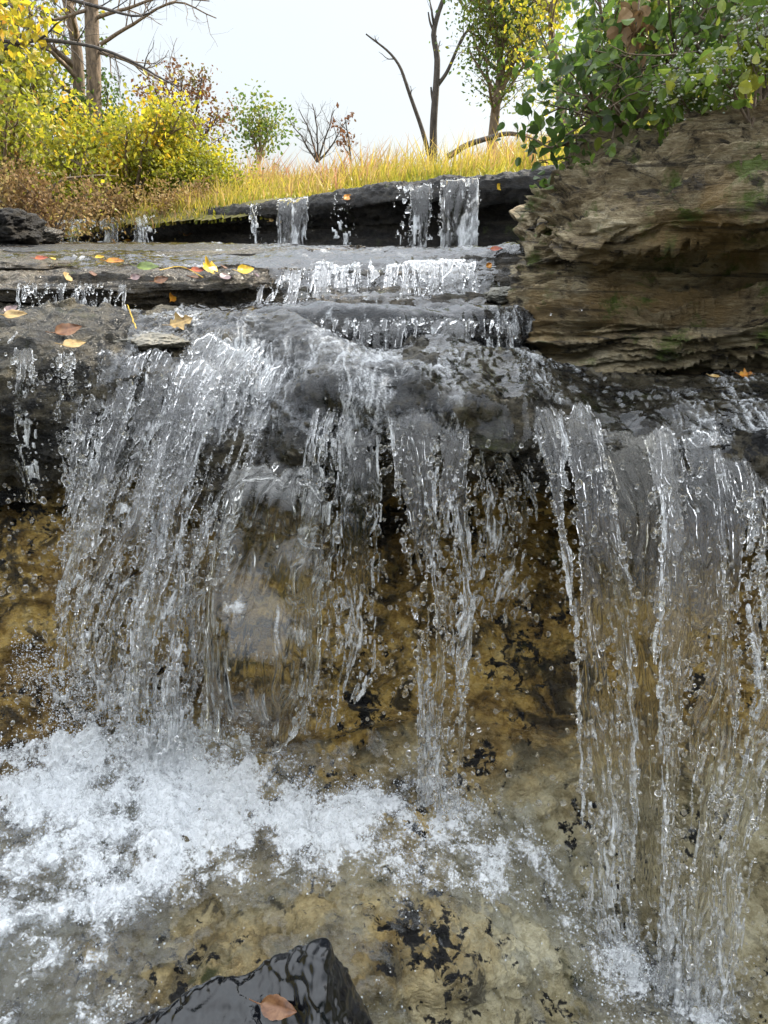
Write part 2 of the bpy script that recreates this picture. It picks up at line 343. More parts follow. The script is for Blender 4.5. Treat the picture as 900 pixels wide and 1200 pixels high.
# ---- right outcrop
OC = ['l2', 'l1', 590, 620, 660, 700, 760, 820, 900, 1050, 1250]
def oline(vals, dx=0):
    k = [590, 620, 660, 700, 760, 820, 900, 1050, 1250]
    q = sorted(vals); v = np.interp(k, q, [vals[a][0] for a in q]); y = np.interp(k, q, [vals[a][1] for a in q])
    pts = [P(a+dx*max(0, 1-(a-590)/130), b, c) for a, b, c in zip(k, v, y)]
    p0 = pts[0]
    return [p0+np.array([.30, 1.6, .0]), p0+np.array([.13, .6, .01]), p0+np.array([.035, .17, .005])]+pts
O1 = oline({590: (272, 2.36), 620: (232, 2.32), 650: (213, 2.28), 700: (202, 2.2), 760: (188, 2.1), 820: (167, 2.02), 900: (143, 1.95), 1250: (75, 1.8)}, 46)
O0 = [p+np.array([.1, 1.0, .03]) for p in O1]
O2 = oline({590: (278, 2.28), 620: (258, 2.24), 650: (244, 2.18), 700: (236, 2.1), 800: (212, 1.95), 900: (190, 1.86), 1250: (130, 1.7)}, 34)
O3 = oline({590: (300, 2.26), 620: (290, 2.18), 700: (270, 1.95), 800: (255, 1.80), 900: (248, 1.71), 1250: (220, 1.6)}, 20)
O4 = oline({590: (325, 2.22), 620: (320, 2.17), 700: (315, 2.06), 800: (310, 1.96), 900: (305, 1.88), 1250: (300, 1.8)}, 14)
O5 = oline({590: (365, 2.16), 620: (370, 2.08), 700: (375, 1.96), 800: (385, 1.85), 900: (385, 1.79), 1250: (385, 1.75)})
O6 = oline({590: (418, 2.1), 650: (428, 2.0), 700: (434, 1.96), 800: (441, 1.90), 900: (443, 1.85), 1250: (445, 1.8)})
O7 = [p+np.array([0, .04, -.12]) for p in O6]
def d_out(G):
    x, y, z = G[..., 0], G[..., 1], G[..., 2]
    zt = z-.16*(x-.4)+.01*fbm(x*5, y*5, z*5, 3)                                # beds dip to the left like the top edge
    z3 = zt/.026+1.1*fbm(x*2.5, y*2.5, 4., 3)+.12*noise(x*9, y*9, 1.); f3 = z3-np.round(z3); w3 = np.clip(.55+noise(x*4+np.round(z3)*5.1, y*4, 7.)*1.3, 0, 1)
    z4 = zt/.011+1.5*fbm(x*4, y*4, 9., 3); f4 = z4-np.round(z4); w4 = np.clip(.4+noise(x*7+np.round(z4)*3.3, y*7, 3.)*1.4, 0, 1)
    nt_ = -.026*w3*np.exp(-(f3/.13)**2)-.010*w4*np.exp(-(f4/.17)**2)
    q_ = .22+.78*sm(.30, .52, x)
    return q_*(nt_+.03*fbm(x*3, y*3, zt*6, 4)+.075*strata(x, y, zt, .08, 3., .35, 2.5)+.05*strata(x, y, zt, .028, 11., .5, 5.5)+.02*strata(x, y, zt, .011, 15., .5, 11) \
        + .006*ridge(x*14, y*14, zt*40, 3)+.0025*fbm(x*60, y*60, zt*90, 3))
o, GO, NO, VO = rock('rock_outcrop', [O0, O1, O2, O3, O4, O5, O6, O7], .0036, M['outcrop'], d_out, 'big brown outcrop of thin ragged layers with moss, right of the stream', 'rock outcrop', ref=1.9)

# ---- loose stones
def stone(u, v, Y, size, m, label, seed, flat=1.0, name='stone', rot=0, rough=.3, block=0):
    bm = bmesh.new(); bmesh.ops.create_icosphere(bm, subdivisions=6, radius=1)
    V = np.array([q.co[:] for q in bm.verts]); Fc = np.array([[q.index for q in f.verts] for f in bm.faces]); bm.free()
    if block:
        pw = block; nrm = (np.abs(V)**pw).sum(1)**(1/pw); V = V/nrm[:, None]
    d = 1+rough*fbm(V[:, 0]*1.3+seed, V[:, 1]*1.3, V[:, 2]*1.3, 4)+.05*ridge(V[:, 0]*5+seed, V[:, 1]*5, V[:, 2]*5*(1+2*(flat < .7)), 3)
    V = V*d[:, None]*np.array(size)
    c, s_ = math.cos(rot), math.sin(rot); V = np.stack([V[:, 0]*c-V[:, 1]*s_, V[:, 0]*s_+V[:, 1]*c, V[:, 2]], 1)
    o = mk(name, V, Fc, m); o.location = P(u, v, Y); tag(o, label, 'stone'); return o
stone(8, 268, 4.3, (.15, .17, .085), M['far'], 'large dark boulder at the left bank under the bushes', 3, name='boulder', block=3)
stone(52, 276, 4.8, (.10, .12, .045), M['slab'], 'low flat rock touching the dark bank boulder', 9, name='stone')
stone(178, 401, 1.72, (.075, .05, .016), M['stone'], 'flat grey green stone at the left lip beside the tan leaf', 5)
stone(592, 346, 2.26, (.055, .06, .022), M['stone'], 'pale rounded stone wedged at the left foot of the outcrop', 12)
stone(578, 368, 2.12, (.05, .06, .018), M['stone'], 'wet pale stone just below the wedged one, left of the outcrop', 17)
stone(560, 296, 3.6, (.07, .1, .02), M['slab'], 'thin dark stone lying at the foot of the far fall', 19)
# slabs on the terrace
def slab(us, Y0, Y1, v, th, m, label, seed):
    x0 = P(us[0], v, (Y0+Y1)/2)[0]; x1 = P(us[1], v, (Y0+Y1)/2)[0]; z = P(450, v, Y0)[2]
    n = 200; a = np.linspace(0, 2*np.pi, n, endpoint=False)
    r = np.abs(np.cos(a))**5+np.abs(np.sin(a))**5; r = r**(-1/5)
    r = r*(1+.16*fbm(np.cos(a)*2+seed, np.sin(a)*2, seed, 4))
    prof = [(0, 1), (.35, 1), (.7, 1), (.9, .99), (.96, .9), (1., .6), (.97, .4), (1.01, .2), (.96, -.1), (.85, -.4)]
    rr = np.interp(np.linspace(0, 9, 60), range(10), [p[0] for p in prof]); zz = np.interp(np.linspace(0, 9, 60), range(10), [p[1] for p in prof])
    G = np.stack([(x0+x1)/2+np.cos(a)[:, None]*rr*r[:, None]*(x1-x0)/2, (Y0+Y1)/2+np.sin(a)[:, None]*rr*r[:, None]*(Y1-Y0)/2, z+(zz[None]-1)*th+0*a[:, None]], -1)
    G[..., 2] += .006*fbm(G[..., 0]*6, G[..., 1]*6, G[..., 2]*20+seed, 4)*np.minimum(1, rr*3)
    G[..., 0] += .012*strata(G[..., 0], G[..., 1], G[..., 2], .01, seed)*rr; G[..., 1] += .012*strata(G[..., 0], G[..., 1], G[..., 2], .01, seed+2)*rr
    G = np.concatenate([G, G[:1]], 0)
    tag(mk('stone_slab', G.reshape(-1, 3), gridf(*G.shape[:2]), m), label, 'stone slab')
slab((-160, 150), 2.5, 3.4, 306, .05, M['slab'], 'broad thin slab at the left edge of the terrace, under scattered leaves', 2.)
slab((60, 330), 2.62, 3.1, 311, .03, M['slab'], 'thin slab with ragged front under the big yellow leaf', 6.)
slab((-60, 300), 3.5, 4.6, 292, .05, M['dark'], 'flat dark slab farthest back on the terrace', 11.)
slab((180, 420), 3.2, 3.9, 297, .03, M['slab'], 'flat slab in the middle of the terrace below the sheet fall', 17.)

# ---- black rock in the foreground
def fg_rock():
    n = 420; xs = np.linspace(-1, 1, n); ys = np.linspace(-1, 1, 330)
    ridge_ = PL([(120, 1215, .60), (200, 1170, .63), (290, 1137, .655), (340, 1120, .665), (378, 1103, .67), (398, 1124, .66), (418, 1172, .64), (436, 1225, .62), (455, 1300, .58)])
    back = [p+np.array([.01, .05, -.2]) for p in ridge_]
    front = [p+np.array([0, -.09, -.025]) for p in ridge_]; front2 = [p+np.array([0, -.22, -.10]) for p in ridge_]; f3 = [p+np.array([0, -.3, -.32]) for p in ridge_]
    b2 = [p+np.array([.008, .02, -.05]) for p in ridge_]
    first = [np.array([ridge_[0][0]-.12, l[0][1], l[0][2]-.2]) for l in (back, b2, ridge_, front, front2, f3)]
    last = [np.array([ridge_[-1][0]+.02, l[-1][1], l[-1][2]-.2]) for l in (back, b2, ridge_, front, front2, f3)]
    ls = [[a]+l+[b] for a, l, b in zip(first, (back, b2, ridge_, front, front2, f3), last)]
    def d(G):
        x, y, z = G[..., 0], G[..., 1], G[..., 2]
        return .014*fbm(x*10, y*10, z*10, 4, .42)+.006*np.round(2.2*fbm(x*9, y*9, z*9+4, 2))/2.2+.0030*noise(x*55+20*z, y*32, z*60)+.0016*noise(x*130, y*90, z*120)
    return rock('foreground_rock', ls, .0016, M['black'], d, 'glossy black wet rock at the bottom edge, with a brown leaf on it', 'rock', ref=.9)
fg = fg_rock()
# ------------------------------------------------------------------ droplets
def ico(sub):
    bm = bmesh.new(); bmesh.ops.create_icosphere(bm, subdivisions=sub, radius=1)
    V = np.array([q.co[:] for q in bm.verts]); Fc = np.array([[q.index for q in f.verts] for f in bm.faces]); bm.free(); return V, Fc
ICO = {k: ico(k) for k in (1, 2, 3)}
def drops(C, R, sub=2, stretch=.5, wob=.18):
    """verts/faces of many slightly deformed drops; C centres, R radii"""
    V, Fc = ICO[sub]; n = len(C); C = np.asarray(C); R = np.asarray(R)
    sc = np.stack([np.ones(n), np.ones(n), 1+stretch*rng.random(n)**2], 1)
    ph = rng.random((n, 3))*6
    U = V[None]*(1+wob*np.sin(V[None, :, [1, 2, 0]]*2.3+ph[:, None])*rng.random((n, 1, 1)))
    X = U*sc[:, None]*R[:, None, None]
    a = rng.normal(0, .25, n); c, s_ = np.cos(a)[:, None], np.sin(a)[:, None]
    X = np.stack([X[..., 0]*c-X[..., 2]*s_, X[..., 1], X[..., 0]*s_+X[..., 2]*c], -1)
    X = X+C[:, None]
    F2 = Fc[None]+(np.arange(n)*len(V))[:, None, None]
    return X.reshape(-1, 3), F2.reshape(-1, 3)
def join(parts):
    Vs, Fs, o = [], [], 0
    for V, Fc in parts: Vs.append(V); Fs.append(Fc+o); o += len(V)
    return np.concatenate(Vs), np.concatenate(Fs)

# ------------------------------------------------------------------ falling sheets of water
def sheet(name, label, top, bot, res=.0016, seed=0., lace=(75, 17), mem=.0005, thick=.0032, hole0=-.9, hole1=.25, edge=.10, flut=.012, m='water',
          strands=0., drip=150, free=.25, cat='waterfall', fold=1.0, group='falls over the main rock wall', sizes=(.0015, .0062), froth_glint=1.0, lk=1.25, back=.012, hf=1.0, shear=0., bulges=()):
    T = np.array(top)+np.array([0, back, 0]); B = np.array(bot)
    wT = np.linalg.norm(T[-1]-T[0]); hT = np.linalg.norm(B[0]-T[0])
    nu = max(12, int(max(wT, np.linalg.norm(B[-1]-B[0]))/res)); nv = max(20, int(hT/(res*1.35)))
    kT = np.linspace(0, 1, len(T)); kB = np.linspace(0, 1, len(B)); a = np.linspace(0, 1, nu)
    Tt = cr(T, kT, nu) if len(T) > 2 else T[0]+(T[1]-T[0])*a[:, None]
    Bb = cr(B, kB, nu) if len(B) > 2 else B[0]+(B[1]-B[0])*a[:, None]
    t = np.linspace(0, 1, nv)
    A, Q = np.meshgrid(a, t, indexing='ij')
    G = Tt[:, None]+(Bb-Tt)[:, None]*Q[..., None]
    zf = free*Q+(1-free)*Q**2
    G[..., 2] = Tt[:, None, 2]+(Bb-Tt)[:, None, 2]*zf
    w = wT; x = A*w; d = Q*hT
    dd = -(G[..., 2]-G[:, :1, 2])                    # metres fallen
    s = seed*3.1
    xw = x+.016*fbm(x*14+s, dd*5, s, 3)*fold+.03*noise(x*5, dd*3, s+4)+dd*.10*noise(x*4, dd*1.5, s+14)+dd*shear
    # folds out of plane
    G = G+np.array([0, -1, 0])*(flut*fbm(xw*16+s, dd*2.2, s+9, 3)+.004*hf*noise(xw*60, dd*14, s))[..., None]
    G = G+np.array([1, 0, 0])*((.014*noise(x*6+s, dd*4, s+31)+.022*noise(x*3+s, dd*2.2, s+41))*np.minimum(1, dd*4))[..., None]
    bl = 0
    for (ba, bq, ra, rq, am) in bulges: bl = bl+am*np.exp(-np.abs((A-ba)/ra)**2.6-np.abs((Q-bq)/rq)**2.6)
    G = G+np.array([0, -1, .25])*(bl+0*Q)[..., None]
    fx, fz = lace[0]*lk, lace[1]*lk**.8
    n1 = noise(xw*fx+s, dd*fz+1.2*noise(x*30, dd*12, s), s+1); n2 = noise(xw*fx*2.1+s, dd*fz*2.1, s+7)
    r = np.clip(1-np.abs(n1)*3.2, 0, 1)**2*1.0+np.clip(1-np.abs(n2)*3, 0, 1)**2*.35
    st = np.clip(noise(xw*fx/lk*.5+s, dd*1.6, s+3)*1.6, 0, 1)
    ring = 0
    for (ba, bq, ra, rq, am) in bulges:
        rr_ = np.sqrt(((A-ba)/ra)**2+((Q-bq)/rq)**2)+.10*fbm(A*4, Q*9, 3., 3); ring = ring+np.exp(-((rr_-1.02)/.07)**2)*(am > .03)*np.clip(.55+noise(A*5, Q*9, am*50)*1.4, 0, 1)
    T_ = mem+thick*ring*1.3+thick*(1.1*r+.7*st+.35*hf*np.clip(noise(xw*150, dd*45, s+2), 0, 1))
    # presence
    low = fbm(xw*fx/lk*.26+s, dd*fz/lk*.16, s+12, 4, .55)+.28*n2
    ed = np.minimum(A, 1-A)*w
    ej = .03*fbm(dd*5+s, A*2, s+2, 3)+.012*noise(dd*26, s)
    Pz = low-(hole0+(hole1-hole0)*Q**1.1)
    Pz = np.minimum(Pz, (ed-.006-np.abs(ej)*edge*8*(.2+Q))*30)
    Pz = np.minimum(Pz, (1-Q)*25+.05)
    Pz = np.minimum(Pz, (Q*hT-.012-.05*np.abs(fbm(x*22+s, s, 2., 3)))*14+.1)      # ragged start where it leaves the film
    # thin strands stay where the sheet tore
    strand = (np.clip(1-np.abs(noise(xw*fx/lk*.6+s, dd*2.4+.8*noise(x*20, dd*9, 1.), s+21))*5.5, 0, 1)-.45)*np.where(noise(xw*30, dd*22, s+5) > -.45+.5*Q-strands, 1, -.3)
    Pz = np.maximum(Pz, np.minimum(strand, (ed-.002)*60))
    rim = np.exp(-(np.clip(Pz, 0, 9)/.16)**2)
    T_ = (T_+thick*.85*rim)*np.sqrt(np.clip(Pz/.14, 0, 1))
    n = normals(G)
    if n[nu//2, nv//2, 1] > 0: n = -n
    Fr = G+n*(T_*.6)[..., None]; Bk = G-n*(T_*.4)[..., None]
    keep = (Pz[:-1, :-1] > -.0)&(Pz[1:, :-1] > -.0)&(Pz[1:, 1:] > -.0)&(Pz[:-1, 1:] > -.0)
    V = np.concatenate([Fr.reshape(-1, 3), Bk.reshape(-1, 3)]); 
    e1 = (G[1, nv//2]-G[0, nv//2]); e2 = (G[nu//2, 1]-G[nu//2, 0]); ff = np.cross(e1, e2)[1] > 0
    Fc = np.concatenate([gridf(nu, nv, keep, 0, ff), gridf(nu, nv, keep, nu*nv, not ff)])
    # stitch the two skins along the torn edge
    kk = np.zeros((nu+1, nv+1), bool); kk[1:nu, 1:nv] = keep
    i = np.arange(nu*nv).reshape(nu, nv); side = []
    def add(p, q):
        side.append(np.stack([p, q, q+nu*nv, p+nu*nv], -1).reshape(-1, 4))
    K = kk[1:nu, 1:nv]
    up = K & ~kk[0:nu-1, 1:nv]; add(i[:-1, :-1][up], i[:-1, 1:][up])
    dn = K & ~kk[2:nu+1, 1:nv]; add(i[1:, 1:][dn], i[1:, :-1][dn])
    lf = K & ~kk[1:nu, 0:nv-1]; add(i[1:, :-1][lf], i[:-1, :-1][lf])
    rt = K & ~kk[1:nu, 2:nv+1]; add(i[:-1, 1:][rt], i[1:, 1:][rt])
    sd = np.concatenate(side)
    if ff: sd = sd[:, ::-1]
    Fc = np.concatenate([Fc, sd])
    wh = np.clip(.55*ring+.45*r+.5*rim+.25*st+.25*Q**2+.25*fbm(xw*25+s, dd*6, s, 3), 0, 1)*froth_glint*sm(.0, .07, Q*hT)  # aerated white on ridges and rims, also painting in their bright glints
    V, Fc, at_ = compact(V, Fc, {'foam': np.concatenate([wh.ravel(), wh.ravel()])})
    root = empty(name, tuple(Bb.mean(0))); tag(root, label, cat, group)
    child('water_sheet', V, Fc, M[m], root, attrs={'foam': at_['foam']})
    if drip:
        drip = int(drip*.6)
        # beads along torn edges and loose drops around the sheet
        brd = np.argwhere((Pz > -.12)&(Pz < .06)&(Q > .06))
        k = brd[rng.choice(len(brd), min(len(brd), drip), replace=False)]
        C = G[k[:, 0], k[:, 1]]+rng.normal(0, 1, (len(k), 3))*np.array([.004, .006, .004])
        R = sizes[0]+(sizes[1]-sizes[0])*rng.random(len(k))**3.2
        k2 = rng.integers(0, nu, drip), rng.integers(int(nv*.1), nv, drip)
        C2 = G[k2]+rng.normal(0, 1, (drip, 3))*np.array([.03, .03, .01])*(.3+Q[k2])[:, None]
        R2 = sizes[0]+(sizes[1]-sizes[0])*rng.random(drip)**3.5
        dv, df = drops(np.concatenate([C, C2]), np.concatenate([R, R2]), 2, 1.2)
        o = child('droplets', dv, df, M['drop'], root); o['kind'] = 'stuff'
    return root

def pts(l): return [P(*q) for q in l]
# left fan, two overlapping veils
sheet('waterfall', 'wide lacy white fall left of the clear bowl, densest veil at the left', pts([(92, 426, 1.62), (122, 410, 1.63), (150, 418, 1.62), (185, 408, 1.64), (215, 424, 1.61), (240, 420, 1.62), (265, 442, 1.58)]), pts([(62, 862, 1.30), (110, 872, 1.27), (165, 878, 1.26), (212, 872, 1.27)]),
      seed=1, shear=.15, hole0=-.6, hole1=.42, lace=(95, 20), drip=1500, thick=.0046, strands=.2)
sheet('waterfall', 'slanting strands in front of the wide left fall, from the leafy lip down left', pts([(222, 400, 1.68), (248, 390, 1.71), (275, 406, 1.67), (305, 404, 1.67), (328, 424, 1.61), (350, 424, 1.61)]), pts([(135, 868, 1.24), (185, 875, 1.23), (235, 880, 1.235)]),
      seed=2, shear=.1, hole0=-.35, hole1=.30, lace=(80, 16), drip=800, thick=.0052, strands=.3, flut=.02)
sheet('waterfall', 'churning innermost veil behind the wide lacy white fall', pts([(100, 425, 1.66), (160, 420, 1.66), (240, 430, 1.64), (300, 450, 1.6)]), pts([(80, 865, 1.33), (130, 872, 1.32), (180, 878, 1.31), (232, 872, 1.31)]),
      seed=33, shear=.12, froth_glint=.8, hole0=-.45, hole1=.45, lace=(70, 14), drip=500, thick=.0055, strands=.2, flut=.024)
# clear gliding sheet over the bulge
sheet('waterfall', 'smooth clear sheet with a glassy bowl left of centre', pts([(268, 545, 1.43), (320, 545, 1.40), (370, 555, 1.38), (420, 575, 1.40)]), pts([(234, 850, 1.20), (272, 878, 1.185), (318, 885, 1.185), (356, 842, 1.21)]),
      seed=3, hole0=-2.4, hole1=-1.5, lace=(10, 4), lk=1, drip=50, thick=.005, mem=.003, flut=.022, m='bowl', fold=.3, free=.45, froth_glint=.75, hf=.0, bulges=((.47, .74, .34, .15, .09), (.48, .20, .36, .12, .06), (.76, .45, .22, .10, .05), (.16, .5, .12, .2, .02)))
sheet('waterfall', 'thin torn veil falling between the clear bowl and the centre stream', pts([(368, 480, 1.44), (410, 480, 1.42), (456, 482, 1.40)]), pts([(330, 860, 1.22), (380, 850, 1.23), (440, 800, 1.27)]),
      seed=4, hole0=-.25, hole1=.75, lace=(85, 18), drip=450, thick=.0034, strands=.0, flut=.015)
# centre stream
sheet('waterfall', 'narrow centre fall dropping free from the mossy lip', pts([(448, 478, 1.40), (500, 480, 1.385), (556, 484, 1.39)]), pts([(486, 945, 1.14), (512, 950, 1.13), (540, 945, 1.14)]),
      seed=5, hole0=-.62, hole1=.05, lace=(85, 16), drip=800, thick=.0056, strands=.3, flut=.018)
sheet('waterfall', 'short broken dribbles between the centre and right falls', pts([(556, 500, 1.385), (590, 500, 1.385), (628, 500, 1.385)]), pts([(560, 720, 1.33), (590, 730, 1.33), (625, 720, 1.33)]),
      seed=6, hole0=.15, hole1=1.0, lace=(90, 18), drip=300, thick=.0032, strands=-.05)
# right falls
sheet('waterfall', 'left strand of the right hand falls, leaving the lip at a pale bulge', pts([(616, 492, 1.40), (636, 474, 1.42), (664, 482, 1.41), (684, 470, 1.42), (706, 498, 1.385)]), pts([(690, 1190, .94), (718, 1205, .935), (748, 1200, .94)]),
      seed=7, hole0=-.75, hole1=.15, lace=(75, 14), drip=800, thick=.0054, strands=.3, flut=.016)
sheet('waterfall', 'thin transparent curtain between the two strands of the right hand falls', pts([(698, 505, 1.385), (740, 508, 1.375), (790, 508, 1.365)]), pts([(722, 1160, 1.0), (755, 1170, .99), (790, 1170, .99)]),
      seed=8, hole0=-.75, hole1=.1, lace=(40, 8), drip=220, thick=.0030, strands=.25, m='clear')
sheet('waterfall', 'heavy rightmost fall, tallest of all, frothing down to the bottom edge', pts([(758, 520, 1.355), (782, 500, 1.37), (808, 512, 1.355), (836, 498, 1.36), (862, 522, 1.345), (884, 520, 1.35), (904, 548, 1.34)]), pts([(758, 1225, .90), (795, 1245, .89), (830, 1245, .89), (866, 1220, .90)]),
      seed=9, hole0=-.65, hole1=.12, lace=(80, 15), drip=1200, thick=.0058, strands=.3, flut=.018)
# far left trickles
sheet('waterfall', 'thin trickle at the far left edge beside dry brown wall', pts([(14, 408, 1.58), (42, 408, 1.58)]), pts([(24, 590, 1.5), (50, 590, 1.5)]), seed=10, hole0=.0, hole1=.6, lace=(90, 20), drip=110, thick=.003, strands=.1)
sheet('waterfall', 'short thin trickle just left of the wide lacy fall', pts([(62, 415, 1.585), (86, 412, 1.585)]), pts([(82, 640, 1.47), (104, 640, 1.47)]), seed=11, hole0=.0, hole1=.7, lace=(90, 20), drip=300, thick=.003, strands=.1)
# mid cascades
g2 = 'small cascades between the terrace and the main lip'
sheet('cascade', 'fine drips off the dark terrace edge below the left leaves', pts([(20, 332, 2.27), (80, 332, 2.27), (150, 334, 2.27)]), pts([(20, 374, 2.22), (80, 375, 2.22), (150, 374, 2.22)]), res=.0024, back=0, seed=12, hole0=.1, hole1=.3, lace=(60, 14), drip=120, thick=.004, group=g2, cat='cascade', strands=.3)
sheet('cascade', 'glassy cascade sliding off the terrace in midstream', pts([(304, 326, 2.5), (330, 312, 2.6), (352, 316, 2.6), (378, 305, 2.68), (405, 311, 2.66), (430, 303, 2.7), (452, 309, 2.64), (474, 305, 2.62)]), pts([(300, 362, 2.3), (350, 360, 2.33), (410, 358, 2.35), (465, 358, 2.35)]), res=.0022, back=0, seed=13, froth_glint=.62, hole0=-.35, hole1=.0, lace=(60, 10), drip=80, thick=.007, group=g2, cat='cascade', flut=.02)
sheet('cascade', 'thin cascade over dark stone just left of the outcrop foot', pts([(470, 306, 2.56), (510, 304, 2.54), (560, 306, 2.46)]), pts([(465, 358, 2.3), (505, 358, 2.3), (560, 358, 2.3)]), res=.0022, back=0, seed=14, froth_glint=.62, hole0=-.25, hole1=.3, lace=(60, 12), drip=60, thick=.006, group=g2, cat='cascade', flut=.01)
sheet('cascade', 'low spill over the left half of the midstream step', pts([(318, 376, 1.95), (360, 374, 1.93), (410, 374, 1.92), (455, 374, 1.92)]), pts([(290, 424, 1.84), (345, 425, 1.84), (400, 424, 1.86), (450, 422, 1.86)]), res=.0024, back=0, seed=15, froth_glint=.75, hole0=-.5, hole1=.1, lace=(45, 12), drip=120, thick=.006, group=g2, cat='cascade', flut=.015)
sheet('cascade', 'low spill over the right half of the midstream step', pts([(455, 374, 1.92), (510, 373, 1.92), (560, 374, 1.95), (600, 378, 2.0)]), pts([(450, 422, 1.86), (505, 422, 1.86), (560, 424, 1.87), (605, 424, 1.92)]), res=.0024, back=0, seed=16, hole0=-.3, hole1=.1, lace=(45, 12), drip=120, thick=.006, group=g2, cat='cascade', flut=.015)
# far ledge falls
g3 = 'thin falls over the far ledge'
def far(label, u0, u1, Y, v0, v1, seed, h0=-.6, h1=-.2, lace=(26, 3), th=.010):
    sheet('waterfall', label, pts([(u0, v0[0]-5, Y-.03), ((u0+u1)/2, (v0[0]+v0[1])/2-5, Y-.03), (u1, v0[1]-5, Y-.03)]), pts([(u0-2, v1, Y-.2), ((u0+u1)/2, v1, Y-.2), (u1+1, v1, Y-.2)]), res=.007, back=0, lk=1, seed=seed, hole0=h0, hole1=h1, lace=lace, drip=40, thick=th, group=g3, flut=.03, strands=.2, sizes=(.003, .007), froth_glint=1.25)
far('row of thin white falls at the left end of the far ledge', 68, 152, 7.35, (263, 259), 289, 21, -.1, .1)
far('short bright sheet fall on the far ledge below the bare shrub', 325, 362, 6.0, (238, 235), 289, 22, -1, -.6)
far('broad thin veil on the far ledge, left of the white sheet', 464, 508, 5.1, (222, 219), 290, 23, -.3, .2)
far('clear white sheet fall at the right end of the far ledge', 514, 562, 4.8, (215, 211), 296, 24, -1.0, -.6, (24, 2))
far('hair thin trickle on the far ledge, left of the bright sheet fall', 292, 303, 6.25, (244, 242), 289, 25, -.1, .1)
far('two hair thin trickles on the far ledge right of the bright sheet fall', 388, 410, 5.6, (232, 230), 290, 26, .1, .3)
far('faint drips on the far ledge beside the left row of falls', 158, 185, 7.1, (259, 256), 289, 27, .1, .2)

# ------------------------------------------------------------------ water lying and running over the rock
def blur(a, r):
    for ax in (0, 1):
        for _ in range(2):
            p = np.concatenate([np.repeat(a.take([0], ax), r+1, ax), a, np.repeat(a.take([-1], ax), r, ax)], ax); cs = np.cumsum(p.astype(np.float64), ax)
            k = a.shape[ax]; a = (cs.take(np.arange(2*r+1, 2*r+1+k), ax)-cs.take(np.arange(k), ax))/(2*r+1)
    return a
def film(name, label, G, n, u0, u1, s0, s1, off, amp, fx, mask, m, cat='water', foamf=None, kind='structure', group=None, follow=None, lac=0, froth_glint=1., fr0=0.):
    H = G[u0:u1, s0:s1]; nn = n[u0:u1, s0:s1]
    if follow is not None:
        dr = ((follow-G)*n).sum(-1)[u0:u1, s0:s1]*(1 if nn[..., 2].mean() >= 0 else -1)
        fo = blur(dr, 5); fo = np.maximum(fo, blur(dr, 16)-.012)
    else: fo = 0
    wf_ = 0
    if lac:
        L_ = np.concatenate([np.zeros((H.shape[0], 1)), np.cumsum(np.linalg.norm(np.diff(H, axis=1), axis=2), 1)], 1); x_ = H[..., 0]
        xw = x_+.018*fbm(x_*12, L_*5, 3., 3); n1 = noise(xw*62, L_*17+1.3*noise(x_*26, L_*11, 4.), 1.); n2 = noise(xw*115, L_*34, 8.)
        r = np.clip(1-np.abs(n1)*3, 0, 1)**2+.4*np.clip(1-np.abs(n2)*3, 0, 1)**2
        den = np.clip(.55+.8*fbm(xw*7, L_*3, 6., 2), 0, 1.2)
        fo = fo+lac*r*den; wf_ = (.5*r*den+.38*den+.2*fbm(xw*25, L_*8, 1., 3)+fr0)*froth_glint  # whitened ridges: part froth, part sparkle put into the colour
    if nn[..., 2].mean() < 0: nn = -nn
    x, y, z = H[..., 0], H[..., 1], H[..., 2]
    d = fo+off+amp(x, y, z); K = mask(x, y, z)
    V = H+nn*d[..., None]
    keep = (K[:-1, :-1] > 0)&(K[1:, 1:] > 0)&(K[1:, :-1] > 0)&(K[:-1, 1:] > 0)
    fl = np.cross(H[1, 0]-H[0, 0], H[0, 1]-H[0, 0]); fl = fl[2] < 0
    at = {'foam': np.clip((foamf(V[..., 0], V[..., 1], V[..., 2]) if foamf else 0*x)+wf_, 0, 1.1)}
    Vc, Fc, at = compact(V.reshape(-1, 3), gridf(*H.shape[:2], keep, 0, fl), at)
    o = mk(name, Vc, Fc, M[m], attrs=at); tag(o, label, cat, group, kind); return o, V, nn
def sgn(G, n): return n if n[..., 2].mean() > 0 else -n
# terrace sheet of water
nT = sgn(GT, NT); hs = GT.shape
def a_ter(x, y, z): return .008*fbm(x*3, y*3.5, 2., 2)+.006*noise(x*16, y*9, 1.)+.0035*noise(x*42, y*25, 3.)
film('stream_water', 'shallow water spread over the terrace', GT, nT, 0, hs[0], int(hs[1]*.0), hs[1]-2, .007, a_ter, 0,
     lambda x, y, z: np.where(y > 2.52+.06*noise(x*9, 1.), 1, np.where((x > -.36+.06*noise(z*20, 1.))&(x < .36), .45+fbm(x*8, z*9, 2., 2), -1)), 'film', lac=.0045, follow=VT, foamf=lambda x, y, z: .0+.3*noise(x*9, y*6, 0.)-.15*(x < -.45))
# over the midstream step
nM = sgn(GM, NM); hs = GM.shape
film('stream_water', 'water sliding over the midstream step', GM, nM, 4, hs[0]-4, 0, hs[1]-2, .008, lambda x, y, z: .005*fbm(x*14, y*9, z*9, 2)+.004*noise(x*36, y*24, z*14), 0,
     lambda x, y, z: 1+0*x, 'film', follow=VM, lac=.004, foamf=lambda x, y, z: .05+0*x)
